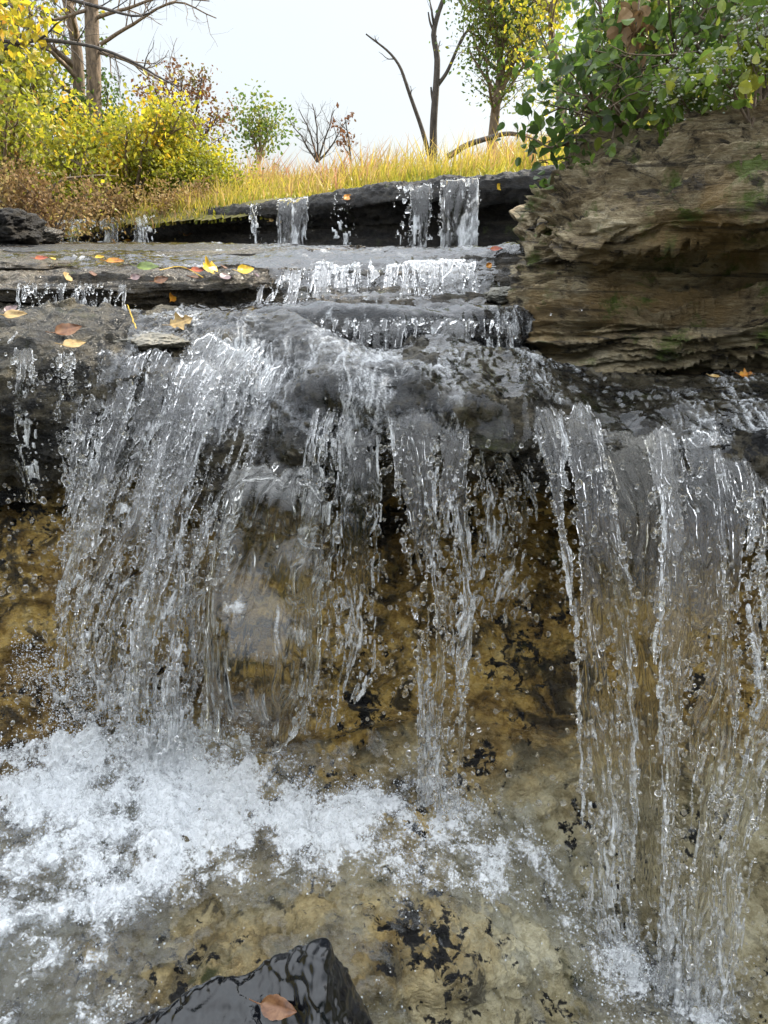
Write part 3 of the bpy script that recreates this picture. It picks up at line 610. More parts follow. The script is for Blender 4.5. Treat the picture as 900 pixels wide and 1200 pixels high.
# over main lip and slope
nW = sgn(GW, NW); hs = GW.shape
ulip = lambda x, y: 450+F*x/(y*cp+(CAMZ-1.2)*sp)
def a_lip(x, y, z):
    r = .002*fbm(x*9, y*7, z*6, 2)+.0045*noise(x*36+5*z, y*26, z*13)+.0032*noise(x*72, y*55, z*30)+.003*ridge(x*22, y*17, z*8, 1)
    return r
def m_lip(x, y, z):
    low = fbm(x*7+2, y*4, z*2.6+4, 3)
    lim = np.interp(x, [-.8, -.62, -.56, -.3, -.05, .05, .3, .5, .68, 1.2], [-.6, -.5, .85, 1.2, 1.1, .5, .45, .6, .5, .1])
    # bare foot of rock low on the face
    return np.where((y < 2.35)&(z > 1.10+.05*noise(x*8, 3.)), low+lim, -1)
i0 = np.searchsorted(-GW[hs[0]//2, :, 1], -2.4); i1 = int(np.argmax(GW[hs[0]//2, :, 2] < .98))
film('stream_water', 'rippled water gathering over the main lip', GW, nW, 0, hs[0], i0, i1, .006, a_lip, 0, m_lip, 'film', follow=VW, lac=.0055, froth_glint=1.0, foamf=lambda x, y, z: .07+.22*np.exp(-((x+.12-.3*(y-1.6))/.34)**2)-.10*sm(.35, .5, x)*sm(1.35, 1.5, y))
# cling film down the bulge: left centre
def m_cl(x, y, z): return np.where((z < 1.16)&(z > .80)&(y > 1.2), .35+fbm(x*9, y*4, z*4, 3)-np.abs((x+.16-(z-1.0)*.25)/.2)**2*.9, -1)
film('stream_water', 'glassy water clinging to the bulge of the wall', GW, nW, 0, hs[0], i1-int((i1-i0)*.25), int(i1+(hs[1]-i1)*.42), .010, lambda x, y, z: .008*fbm(x*8, y*8, z*7, 2)+.006*noise(x*30, y*26, z*13)+.003*noise(x*60, y*50, z*28), 0, m_cl, 'film', follow=VW, lac=.004, froth_glint=.8)

# ------------------------------------------------------------------ foam and pool
def splash(x, y, cx, cy_, rx, ry): return np.exp(-((x-cx)/rx)**2-((y-cy_)/ry)**2)
LAND = [P(130, 870, 1.27), P(60, 860, 1.28), P(200, 875, 1.25), P(512, 950, 1.13), P(716, 1160, .98), P(815, 1195, .93), P(255, 890, 1.2), P(345, 880, 1.2)]
def foamf(x, y, z):
    pool = sm(-.14, -.36, x+.2*noise(x*4, y*4, 1.)+(1.2-y)*.16)
    f = .30*pool*sm(.6, 1.05, y)+.52*pool
    for (c, rx, ry, a) in ((LAND[0], .26, .16, .6), (LAND[3], .17, .13, .9), (LAND[4], .08, .10, .6), (LAND[5], .12, .12, .75), (LAND[6], .1, .12, .5)):
        f = f+a*splash(x, y, c[0], c[1]-.03, rx, ry)
    c = P(330, 990, 1.05); f = f+.6*splash(x, y, c[0]-.02, c[1], .18, .11)
    c = P(420, 980, 1.08); f = f+.72*splash(x, y, c[0], c[1], .30, .10)
    c = P(640, 1000, 1.06); f = f+.28*splash(x, y, c[0], c[1], .14, .09)
    return np.clip(f*(.78+.6*fbm(x*7, y*7, 6., 3))+.36*fbm(x*16, y*16, 4., 4)-.03, 0, 1.15)
def a_bed(x, y, z):
    f = foamf(x, y, z)
    calm = -.006+.003*fbm(x*11, y*11, 2., 3)+.0016*ridge(x*38, y*38, 2., 2)
    return calm+np.clip(f, 0, 1)*(.022*np.abs(fbm(x*12, y*12, 1., 3))+.008*ridge(x*45, y*45, 7., 2)+.007*np.abs(fbm(x*110, y*110, 3., 2)))
j0 = int(np.argmax(GW[hs[0]//2, :, 1] < 1.34)) ; j0 = max(j0, i1); 
jj = np.where(GW[hs[0]//2, :, 2] < .62)[0][0]; j1 = np.where(GW[hs[0]//2, :, 1] < .40)[0][0]
def m_bed(x, y, z):
    wet = foamf(x, y, z)
    return np.where((y > .3)&(z < .50+.07*noise(x*7, 2.)+.03*noise(x*30, 2.)-.10*sm(-.1, .3, x)), sm(.08, .2, wet)*2-1+.9*(fbm(x*9, y*9, 8., 3)+.25)+.5*(y < 1.08), -1)
o, VF, nF = film('foaming_water', 'white foam and shallow water spreading over the pale rock at the foot', GW, nW, 0, hs[0], jj, j1, .010, a_bed, 0, m_bed, 'foam', 'foam', foamf, 'stuff')
# pool on the left: level water filling up to the slab
def pool():
    nx, ny = 330, 330; x = np.linspace(-1.05, -.12, nx); y = np.linspace(.30, 1.46, ny); X, Y = np.meshgrid(x, y, indexing='ij')
    f = foamf(X, Y, 0)
    Z = P(60, 925, 1.2)[2]-.02*(1.2-Y)-.20*sm(-.42, -.14, X)+.004*fbm(X*8, Y*8, 1., 3)+.0025*ridge(X*30, Y*30, 2., 2)+np.clip(f, 0, 1)*(.022*fbm(X*11, Y*11, 4., 3)+.008*ridge(X*45, Y*45, 5., 2)+.008*np.abs(fbm(X*105, Y*105, 5., 2)))
    o = mk('pool_water', np.stack([X, Y, Z], -1).reshape(-1, 3), gridf(nx, ny), M['foam'], attrs={'foam': np.clip(f, 0, 1)}); tag(o, 'foamy pool at the bottom left', 'pool', None, 'structure')
    return Z
pool()
# spray: tiny drops thrown up where the falls land
def bed_z(x, y):
    k = VFtree.query
    return None
parts = []
FX = VF.reshape(-1, 3); ff = foamf(FX[:, 0], FX[:, 1], FX[:, 2]); ok = (FX[:, 1] > .5)&(FX[:, 1] < 1.4)&(np.abs(FX[:, 0]) < .8)
pr = np.where(ok, np.clip(ff, 0, 1)**2.6+.004, 0); pr = pr/pr.sum()
n = 36000; k = rng.choice(len(FX), n, p=pr)
C = FX[k]+rng.normal(0, .005, (n, 3)); C[:, 2] += rng.exponential(.012, n)*np.clip(ff[k]*1.2, .2, 1.2)
parts.append(drops(C, .0005+.0016*rng.random(n)**4, 1, .6))
tag(mk('spray', *join(parts), M['spray']), 'fine white spray hanging just over the foam at the foot of the falls', 'spray', None, 'stuff')
parts = []
for (c, sx, sz, n) in ((LAND[0], .16, .10, 500), (LAND[3], .10, .08, 300), (LAND[4], .08, .08, 220), (LAND[5], .10, .10, 320), (LAND[6], .10, .07, 150), (P(30, 700, 1.38), .12, .16, 260), (P(600, 700, 1.3), .09, .22, 120), (P(440, 820, 1.25), .12, .16, 200), (P(880, 900, 1.15), .04, .25, 80)):
    n = int(n*.7); C = c+rng.normal(0, 1, (n, 3))*np.array([sx, .05, 0]); C[:, 2] += np.abs(rng.normal(0, sz, n)); parts.append(drops(C, .0015+.0045*rng.random(n)**3, 2, .7))
tag(mk('splash_droplets', *join(parts), M['drop']), 'clear round drops scattered in the air around the falls', 'droplets', None, 'stuff')
# ------------------------------------------------------------------ vegetation
def tube(pts_, r, sides=6):
    p = np.asarray(pts_, float); r = np.asarray(r, float)
    t = np.gradient(p, axis=0); t /= np.linalg.norm(t, axis=1)[:, None]+1e-9
    ref = np.array([.3, .2, 1.]) if abs(t[0, 2]) < .8 else np.array([1., .1, 0])
    a = np.cross(t, ref); a /= np.linalg.norm(a, axis=1)[:, None]+1e-9; b = np.cross(t, a)
    th = np.arange(sides)*2*np.pi/sides
    V = p[:, None]+(a[:, None]*np.cos(th)[None, :, None]+b[:, None]*np.sin(th)[None, :, None])*r[:, None, None]
    i = np.arange(len(p)*sides).reshape(len(p), sides); j = np.roll(i, -1, 1)
    return V.reshape(-1, 3), np.stack([i[:-1], j[:-1], j[1:], i[1:]], -1).reshape(-1, 4)
def curve(ctrl, n=14, wob=.0):
    c = np.asarray(ctrl, float); k = np.linspace(0, 1, len(c)); q = cr(c, k, n) if len(c) > 2 else c[0]+(c[1]-c[0])*np.linspace(0, 1, n)[:, None]
    L = np.linalg.norm(c[-1]-c[0]); s = rng.random()*50
    tt = np.linspace(0, 1, n); w = np.stack([noise(tt*4+s, i*3.3, 0.)*tt**.5 for i in range(3)], 1)
    return q+w*wob*L
class Tree:
    def __init__(s): s.parts = []; s.tips = []; s.dirs = []
    def limb(s, ctrl, r0, r1, n=14, sides=7, wob=.04):
        p = curve(ctrl, n, wob); r = np.linspace(r0, r1, len(p)); s.parts.append(tube(p, r, sides)); return p, r
    def twigs(s, p, r, lvl, count, length, up=.3, spread=1.0, t0=.25, bias=(0, 0, 0), sides=4):
        for i in range(count):
            t = t0+(1-t0)*(i+rng.random())/count; k = min(int(t*(len(p)-1)), len(p)-2)
            d0 = p[k+1]-p[k]; d0 /= np.linalg.norm(d0)+1e-9
            rd = rng.normal(size=3); rd -= d0*rd.dot(d0); rd /= np.linalg.norm(rd)+1e-9
            d = d0*.6+rd*spread+np.array([0, 0, up])+np.array(bias); d /= np.linalg.norm(d)
            l = length*(.55+.8*rng.random())*(1.15-.55*t); a = p[k]
            c = [a, a+d*l*.5+rng.normal(0, .05*l, 3), a+d*l+np.array([0, 0, up*.25*l])+rng.normal(0, .08*l, 3)]
            rr = min(r[k]*.6, max(length*.016, r[-1])); q = curve(c, 6 if lvl else 5, .05); s.parts.append(tube(q, np.linspace(rr, rr*.3, len(q)), sides))
            if lvl > 0: s.twigs(q, np.linspace(rr, rr*.3, len(q)), lvl-1, max(3, int(count*.55)), length*.52, up, spread, .2, bias, 3)
            else:
                s.tips += [q[-1], q[len(q)//2], q[-2]]; s.dirs += [d, d, d]
def leaves(tips, per, size, jit, lc=(.2, .9), shape=2, droop=.3, grp=.15, aspect=.6):
    tips = np.asarray(tips); n = len(tips)*per; k = np.repeat(np.arange(len(tips)), per)
    C = tips[k]+rng.normal(0, jit, (n, 3))
    a = rng.normal(size=(n, 3)); a[:, 2] -= droop; a /= np.linalg.norm(a, axis=1)[:, None]
    b = np.cross(a, rng.normal(size=(n, 3))+np.array([0, 0, 1.2])*0); b /= np.linalg.norm(b, axis=1)[:, None]; c = np.cross(a, b)
    sz = size*(.55+.7*rng.random(n)); w = sz*aspect*.5
    if shape == 2: g = [(0, 0, 0), (.45, 1, .25), (1, 0, -.1), (.45, -1, .25)]; fc = [[0, 1, 2], [0, 2, 3]]
    else:
        g = [(0, 0, 0), (.1, .68, .15), (.1, 0, 0), (.1, -.68, .15), (.34, 1, .32), (.34, 0, .05), (.34, -1, .32), (.68, .74, .2), (.68, 0, .0), (.68, -.74, .2), (1, 0, -.3)]
        fc = [[0, 2, 1], [0, 3, 2], [1, 2, 5], [1, 5, 4], [2, 3, 6], [2, 6, 5], [4, 5, 8], [4, 8, 7], [5, 6, 9], [5, 9, 8], [7, 8, 10], [8, 9, 10]]
    g = np.array(g); V = C[:, None]+a[:, None]*(g[None, :, 0, None]*sz[:, None, None])+b[:, None]*(g[None, :, 1, None]*w[:, None, None])+c[:, None]*(g[None, :, 2, None]*w[:, None, None])
    col = lc[0]+(lc[1]-lc[0])*np.clip(.5+.5*noise(C[:, 0]/grp, C[:, 1]/grp, C[:, 2]/grp)+rng.normal(0, .2, n), 0, 1)
    Fc = np.array(fc)[None]+(np.arange(n)*len(g))[:, None, None]
    return V.reshape(-1, 3), Fc.reshape(-1, 3), {'lc': np.repeat(col, len(g))}
def plant(name, loc, T, bark, leafset, label, cat, group=None, stemname='trunk', crown='crown', lm=None):
    root = empty(name, tuple(loc)); tag(root, label, cat, group)
    V, Fc = join(T.parts); child(stemname, V, Fc, M[bark], root)
    if leafset is not None:
        V, Fc, at = leafset; child(crown, V, Fc, M[lm], root, attrs=at, smooth=False)
    return root

M['lf_yellow'] = leaf_mat('yellow_green_leaves', [(0, (.16, .09, .03)), (.2, (.16, .18, .02)), (.55, (.34, .36, .03)), (.85, (.68, .54, .04)), (1, (.70, .36, .03))], .6)
M['lf_green'] = leaf_mat('green_leaves', [(0, (.02, .045, .012)), (.45, (.045, .10, .02)), (.8, (.12, .2, .03)), (1, (.3, .28, .03))], .5)
M['lf_russet'] = leaf_mat('russet_leaves', [(0, (.16, .06, .03)), (.5, (.22, .10, .04)), (.7, (.14, .14, .03)), (1, (.3, .26, .04))], .4)
M['lf_brown'] = leaf_mat('dry_brown_leaves', [(0, (.14, .08, .04)), (.5, (.32, .2, .08)), (1, (.5, .4, .12))], .3, .8)
M['lf_right'] = leaf_mat('shrub_green_leaves', [(0, (.03, .055, .015)), (.4, (.07, .13, .028)), (.75, (.18, .28, .045)), (1, (.45, .46, .07))], .6, .3)  # greens of the right hand shrubs and flowering plants
M['white_flower'] = leaf_mat('small_white_flowers', [(0, (.5, .55, .45)), (1, (.8, .8, .76))], .4)
M['grass'] = leaf_mat('autumn_grass', [(0, (.16, .2, .025)), (.35, (.38, .36, .04)), (.65, (.58, .46, .07)), (.85, (.55, .38, .14)), (1, (.5, .26, .15))], .5)
m, nt = mat('bank_soil'); g = geo(nt); M['soil'] = m
out(nt, N(nt, 'ShaderNodeBsdfPrincipled', Base__Color=ramp(nt, tex(nt, g, 6, 8, .7), [(.35, (.05, .045, .015)), (.6, (.14, .12, .03))]), Roughness=.95).outputs[0])

# ---- meadow and banks behind the far ledge, out to the horizon
def hz(x, y):
    zl = np.interp(x, [-12, -4.2, -3.4, -2.5, -1, 0, 1.2, 1.6], [1.55, 1.53, 1.56, 1.68, 1.76, 1.8, 1.85, 1.9])    # top of the far ledge
    yl = np.interp(x, [-5, -3.4, -2.5, -.8, 0, .6, 1.1, 2], [9.2, 7.9, 7.1, 6.1, 5.5, 5.2, 4.9, 4.6])
    d = np.maximum(0, y-yl-.3)
    h = zl-.05+.022*d+.12*sm(0, 8, d)+.02*fbm(x*1.5, y*1.5, 1., 3)
    h = h+.75*sm(.8, 4.0, x)*sm(5.5, 10, y)*sm(40, 14, y)+.35*sm(2, 7, d)*np.exp(-((x+5)/3.2)**2)      # mound right, bank left
    h = h-.045*np.maximum(0, d-12)-np.maximum(0, y-60)*.0
    return h-.12*sm(.5, .1, y-yl)
gx = np.sinh(np.linspace(-5.2, 5.2, 700))*4.5; gy = 4.4+np.concatenate([np.linspace(0, 14, 260), 14+np.cumsum(np.linspace(.1, 12, 130))])
X, Y = np.meshgrid(gx, gy, indexing='ij'); Z = np.maximum(hz(X, Y), -30.0)
yl = np.interp(X, [-5, -3.4, -2.5, -.8, 0, .6, 1.1, 2], [9.2, 7.9, 7.1, 6.1, 5.5, 5.2, 4.9, 4.6])
keep = (Y > yl+.12)[:-1, :-1]
V, Fc, _ = compact(np.stack([X, Y, Z], -1).reshape(-1, 3), gridf(*X.shape, keep)); tag(mk('meadow_ground', V, Fc, M['soil']), 'grassy ground rising behind the far ledge', None, None, 'structure')
# banks each side of the camera so that the creek has sides
for sx, nm in ((-1, 'left'), (1, 'right')):
    a = np.linspace(0, 1, 60); y = np.linspace(-3, 9.5, 160); A, Y = np.meshgrid(a, y, indexing='ij')
    edge = np.interp(Y, [-3, 1, 2.5, 4, 7.5, 9.5], [1.15, 1.15, 1.9, 2.6, 3.9, 4.9]) if sx < 0 else np.interp(Y, [-3, 1, 2, 3.4, 5, 9.5], [1.2, 1.15, 1.45, .95, 1.6, 3])
    X = sx*(edge+A*8); Z = np.interp(Y, [-3, .9, 1.6, 2.4, 9.5], [.45, .5, 1.2, 1.35, 1.5] if sx < 0 else [.4, .45, 1.25, 1.75, 1.85])-.25+1.0*sm(0, .3, A)+.06*fbm(X*2, Y*2, 1., 4)
    if sx > 0: Z = Z+.25*sm(1.5, 2.3, Y)
    if sx < 0: Z = Z-.55*sm(3.0, 2.0, Y)*sm(.35, 0, A)
    tag(mk('creek_bank', np.stack([X, Y, Z], -1).reshape(-1, 3), gridf(60, 160), M['soil']), 'earth bank beside the creek', None, None, 'structure')

# ---- grass
def blades(n, xr, yr, hmul, lc, wid=.008, zoff=0, dens=None):
    x = rng.uniform(*xr, n*3); y = yr[0]+(yr[1]-yr[0])*rng.random(n*3)**1.5
    yl = np.interp(x, [-5, -3.4, -2.5, -.8, 0, .6, 1.1, 2], [9.2, 7.9, 7.1, 6.1, 5.5, 5.2, 4.9, 4.6])
    d = y-yl; k = (d > .15)&(noise(x*1.3, y*1.3, 5.) > -.45)&(np.abs(x-.02*y) < y*.62); x, y, d = x[k][:n], y[k][:n], d[k][:n]; n = len(x)
    z = hz(x, y)+zoff; h = hmul*(.4+.9*rng.random(n))*(1+.5*noise(x*.9, y*.9, 2.))*np.clip(.12+d*.5, 0, 1.2)
    an = rng.random(n)*np.pi; w = wid*(.6+rng.random(n))*(y/7); lean = rng.normal(0, .3, (n, 2))*h[:, None]; lean[:, 0] += .12*h
    b0 = np.stack([x-np.cos(an)*w, y-np.sin(an)*w, z-.03], 1); b1 = np.stack([x+np.cos(an)*w, y+np.sin(an)*w, z-.03], 1)
    m0 = (b0+b1)/2+np.stack([lean[:, 0]*.3, lean[:, 1]*.3, h*.6], 1); e = np.stack([np.cos(an), np.sin(an), 0*an], 1)*w[:, None]*.8
    tp = (b0+b1)/2+np.stack([lean[:, 0], lean[:, 1], h], 1)
    V = np.stack([b0, b1, m0+e, m0-e, tp], 1); Fc = np.array([[0, 1, 2], [0, 2, 3], [3, 2, 4]])[None]+(np.arange(n)*5)[:, None, None]
    col = np.clip(lc+.30*noise(x*.8, y*.5, 3.)+rng.normal(0, .13, n)+.10*(y-8)*.25, 0, 1); col = np.repeat(col, 5).reshape(n, 5); col[:, 4] += .15
    return V.reshape(-1, 3), Fc.reshape(-1, 3), {'lc': np.clip(col, 0, 1)}
V, Fc, at = blades(60000, (-5.5, 7), (5, 15), .20, .30)
tag(mk('meadow_grass', V, Fc, M['grass'], attrs=at, smooth=False), 'yellow green meadow grass above the far ledge', 'grass', None, 'stuff')
V, Fc, at = blades(7000, (-4.5, 1.4), (6.8, 12), .34, .74, .005)
tag(mk('tall_dry_grass', V, Fc, M['grass'], attrs=at, smooth=False), 'taller pinkish dry grass heads along the skyline', 'grass', None, 'stuff')

# ---- yellow shrubs on the left bank
gs = 'yellow shrubs along the left bank'
def shrub(u, vb, Y, w, h, n, per, size, lm, lc, label, leafj=.06, stem='bark', cat='shrub', name='shrub', grp=.25, group=gs):
    b = P(u, vb, Y); T = Tree()
    for i in range(n):
        a = rng.random()*2*np.pi; e = rng.random()**.6
        tip = b+np.array([math.cos(a)*w*e, math.sin(a)*w*.7*e, h*(.5+.6*rng.random())*(1-.35*e)])
        mid = b+(tip-b)*.5+np.array([0, 0, h*.12]); base = b+np.array([math.cos(a), math.sin(a), 0])*w*.12*rng.random()
        p, r = T.limb([base, mid, tip], .018*h, .004*h, 10, 5); T.twigs(p, r, 1, 6, h*.28, .25, .9, .15, sides=3)
    return plant(name, b, T, stem, leaves(T.tips, per*3, size*.62, leafj*1.5, lc, 2, .2, grp), label, cat, group, lm=lm)
shrub(10, 262, 6.6, 1.1, 1.15, 12, 2, .085, 'lf_yellow', (.0, .8), 'brownish yellow shrub at the far left, behind the dark boulder')
shrub(85, 262, 8.4, 1.0, 1.15, 12, 3, .095, 'lf_yellow', (.1, .95), 'dense yellow shrub under the two tall bare trunks')
shrub(150, 262, 8.0, .9, 1.25, 12, 3, .09, 'lf_yellow', (.3, 1.), 'brightest lemon yellow shrub above the left row of falls')
shrub(200, 248, 8.2, .8, .8, 11, 3, .08, 'lf_yellow', (.25, .9), 'low yellow shrub in front of the russet tree')
shrub(235, 240, 8.0, .55, .48, 9, 3, .07, 'lf_yellow', (.15, .8), 'smallest yellow shrub, at the right end of the shrubs')
shrub(18, 225, 10.5, 1.0, 2.1, 12, 3, .12, 'lf_yellow', (.05, .75), 'tall greenish yellow shrub at the left, reaching above the others')
shrub(128, 205, 10.8, .8, 1.15, 9, 3, .10, 'lf_green', (.4, 1.), 'bright green shrub just right of the two tall trunks')
shrub(60, 272, 6.2, .8, .45, 10, 2, .06, 'lf_brown', (.0, .9), 'low dry brown bramble on the bank foot beside the boulder')
shrub(120, 266, 7.6, .7, .38, 9, 2, .06, 'lf_brown', (.1, 1.), 'low tangled brown bramble under the lemon yellow shrub')
shrub(215, 252, 7.2, .35, .22, 6, 2, .05, 'lf_brown', (.2, 1.), 'small dry tuft on the far ledge left of the trickle', group=gs)

# ---- trees
gt = 'trees standing against the sky'
T = Tree(); b = P(95, 235, 11); p, r = T.limb([b, P(94, 140, 11), P(90, 60, 11), P(74, -20, 11), P(60, -140, 11)], .09, .05, 22, 9, .01)
T.twigs(p, r, 2, 7, 1.3, .3, 1.0, .3); 
p2, r2 = T.limb([P(92, 95, 11), P(60, 60, 10.7), P(15, 48, 10.3)], .035, .01, 12, 6); T.twigs(p2, r2, 1, 6, .6)
plant('tree', b, T, 'bark', leaves(T.tips, 1, .10, .05, (.3, 1.), 2), 'left one of the two tall trunks, thinner with ridged bark', 'tree', gt, lm='lf_yellow')
T = Tree(); b = P(112, 235, 10.6); p, r = T.limb([b, P(110, 120, 10.6), P(108, 40, 10.6), P(104, -40, 10.6), P(108, -150, 10.6)], .10, .07, 22, 9, .008)
for c in ([P(118, 52, 10.6), P(150, 32, 10.5), P(178, 12, 10.4), P(215, 6, 10.3), P(252, 20, 10.2)], [P(110, 22, 10.6), P(150, 8, 10.5), P(200, -4, 10.3), P(245, 2, 10.2)], [P(116, 8, 10.6), P(60, 22, 10.4), P(20, 10, 10.2)],
          [P(112, 60, 10.6), P(150, 72, 10.5), P(190, 95, 10.3), P(215, 88, 10.2)], [P(106, -60, 10.6), P(170, -60, 10.4), P(250, -20, 10.2)]):
    q, rr = T.limb(c, .024, .006, 14, 6, .03); T.twigs(q, rr, 1, 9, .55, .1, .9, .2)
plant('tree', b, T, 'bark', None, 'right one of the two tall trunks, with bare branches sweeping right', 'tree', gt)
# branches reaching in from a tree off the left edge
T = Tree(); b = P(-190, 300, 6.0)
p, r = T.limb([b, P(-170, 120, 6), P(-140, -60, 6), P(-130, -300, 6)], .12, .06, 16, 8, .01)
for c, lf in (([P(-160, 60, 6), P(-40, 66, 5.6), P(40, 50, 5.4), P(90, 55, 5.3), P(165, 78, 5.2), P(210, 100, 5.1)], 1), ([P(-160, 30, 6), P(-50, 40, 5.6), P(30, 52, 5.4), P(75, 22, 5.3)], 1), ([P(-150, -20, 6), P(0, -25, 5.5), P(120, 14, 5.2), P(180, 22, 5.1)], 0)):
    q, rr = T.limb(c, .022, .004, 18, 5, .02); k0 = len(T.tips); T.twigs(q, rr, 1, 9, .28, .05, .8, .2)
tips = [t for t in T.tips if t[0] < P(60, 0, 5.4)[0]]
plant('tree', b, T, 'grey_bark', leaves(tips, 2, .075, .05, (.55, 1.), 2), 'tree off the left edge reaching long bare twigs and yellow leaves into the sky', 'tree', gt, lm='lf_yellow')
# tree of small leaves behind at the left edge
T = Tree(); b = P(22, 230, 12.5); p, r = T.limb([b, P(24, 120, 12.5), P(20, 20, 12.5), P(28, -90, 12.5)], .09, .03, 16, 7); T.twigs(p, r, 2, 12, 1.3, .3, 1, .2)
plant('tree', b, T, 'bark', leaves(T.tips, 5, .08, .13, (.3, 1.), 2, grp=.5), 'slim leafy green tree near the left edge behind the shrubs', 'tree', gt, lm='lf_green')
# russet tree
T = Tree(); b = P(214, 215, 13)
for c in ([b, P(213, 150, 13), P(214, 90, 13)], [b, P(222, 160, 13), P(238, 90, 12.9)], [b, P(205, 160, 13), P(180, 100, 13.1)], [b, P(228, 180, 13), P(256, 130, 13)], [b, P(200, 180, 13), P(172, 125, 13)]):
    p, r = T.limb(c, .035, .01, 12, 6, .03); T.twigs(p, r, 1, 9, .55, .35, .9, .2)
plant('tree', b, T, 'grey_bark', leaves(T.tips, 6, .065, .08, (0, .85), 2, grp=.6), 'airy russet and green tree with several thin stems, right of the tall trunks', 'tree', gt, lm='lf_russet')
# tiny round green tree
T = Tree(); b = P(304, 192, 15)
for c in ([b, P(304, 160, 15), P(303, 128, 15)], [b, P(298, 165, 15), P(286, 142, 15)], [b, P(310, 165, 15), P(322, 142, 15)], [b, P(306, 165, 15.2), P(310, 132, 15.2)]):
    p, r = T.limb(c, .03, .01, 8, 5); T.twigs(p, r, 1, 7, .32, .2, .9, .4)
plant('tree', b, T, 'bark', leaves(T.tips, 4, .085, .20, (.6, 1.), 2, grp=.4), 'tiny bright green tree alone on the skyline', 'tree', gt, lm='lf_green')
# bare shrub
T = Tree(); b = P(372, 190, 14)
for c in ([b, P(365, 160, 14), P(350, 128, 14)], [b, P(372, 155, 14), P(366, 120, 14)], [b, P(382, 160, 14), P(392, 128, 14)], [b, P(360, 172, 14), P(340, 142, 14)], [b, P(388, 172, 14), P(405, 142, 14)]):
    p, r = T.limb(c, .022, .006, 8, 5); T.twigs(p, r, 1, 8, .38, .3, .8, .2)
plant('bare_shrub', b, T, 'grey_bark', None, 'bare grey shrub on the skyline between the tiny tree and the dead tree', 'shrub', gt)
T = Tree(); b = P(411, 190, 13)
p, r = T.limb([b, P(409, 165, 13), P(404, 138, 13)], .02, .006, 8, 5); T.twigs(p, r, 1, 9, .3, .3, .7, .1)
plant('sapling', b, T, 'grey_bark', leaves(T.tips, 1, .08, .04, (0, .6), 2), 'small russet sapling touching the bare shrub', 'sapling', gt, lm='lf_russet')
# dead tree
T = Tree(); b = P(508, 186, 12)
def LB(l, r0, r1, Y, n=22, wob=.012): return T.limb([P(u, v, Y) for u, v in l], r0, r1, n, 8, wob)
p, r = LB([(508, 190), (508, 150), (511, 110), (512, 70), (508, 40), (514, 15), (524, -15), (526, -60)], .06, .022, 12); T.twigs(p, r, 1, 4, .35, .3, .7, .45)
p, r = LB([(513, 100), (524, 84), (534, 62), (544, 40), (560, 22), (573, 8)], .03, .008, 12); T.twigs(p, r, 1, 6, .3, .3, .7, .2)
p, r = LB([(511, 44), (504, 26), (502, 14)], .02, .01, 12, 8)
p, r = LB([(509, 130), (506, 112), (505, 102)], .02, .012, 12, 8)
p, r = LB([(504, 188), (494, 150), (480, 110), (468, 78), (450, 55), (428, 40)], .036, .010, 12); T.twigs(p, r, 1, 5, .22, .2, .7, .35)
plant('dead_tree', b, T, 'grey_bark', None, 'bare dead tree with a forked trunk, centre of the skyline', 'tree', gt)
T = Tree(); b = P(520, 188, 9)
p, r = T.limb([P(524, 184, 9), P(545, 172, 9), P(570, 162, 9), P(596, 157, 9), (P(622, 160, 9))], .035, .02, 14, 7, .02)
plant('fallen_limb', b, T, 'grey_bark', None, 'bent fallen limb arching over the grass right of the dead tree', 'branch', stemname='limb')
# slender leafy tree
T = Tree(); b = P(574, 190, 11)
p, r = T.limb([b, P(579, 150, 11), P(583, 110, 11), P(586, 70, 11), P(575, 20, 11), P(560, -50, 11)], .075, .03, 16, 8, .01); T.twigs(p, r, 1, 15, .8, .35, .9, .25)
p, r = T.limb([P(583, 112, 11), P(598, 80, 11), P(612, 40, 11), P(640, -30, 11)], .05, .02, 14, 7, .02); T.twigs(p, r, 1, 14, .8, .35, .9, .25)
p, r = T.limb([P(586, 75, 11), P(590, 20, 11), P(600, -60, 11)], .04, .02, 12, 6, .02); T.twigs(p, r, 1, 9, .7, .35, .9, .2)
plant('tree', b, T, 'bark', leaves(T.tips, 9, .06, .10, (.6, 1.), 2, grp=.6), 'slender tree with small yellow green leaves, right of the dead tree', 'tree', gt, lm='lf_green')
T = Tree(); b = P(665, 200, 9.5)
p, r = T.limb([b, P(655, 100, 9.5), P(645, 20, 9.5), P(650, -60, 9.5)], .06, .02, 14, 7, .02); T.twigs(p, r, 2, 9, .8, .3, .9, .2)
plant('tree', b, T, 'bark', leaves(T.tips, 4, .065, .12, (.40, .86), 2, grp=.6), 'yellow leaved tree glowing behind the right hand shrubs', 'tree', gt, lm='lf_yellow')

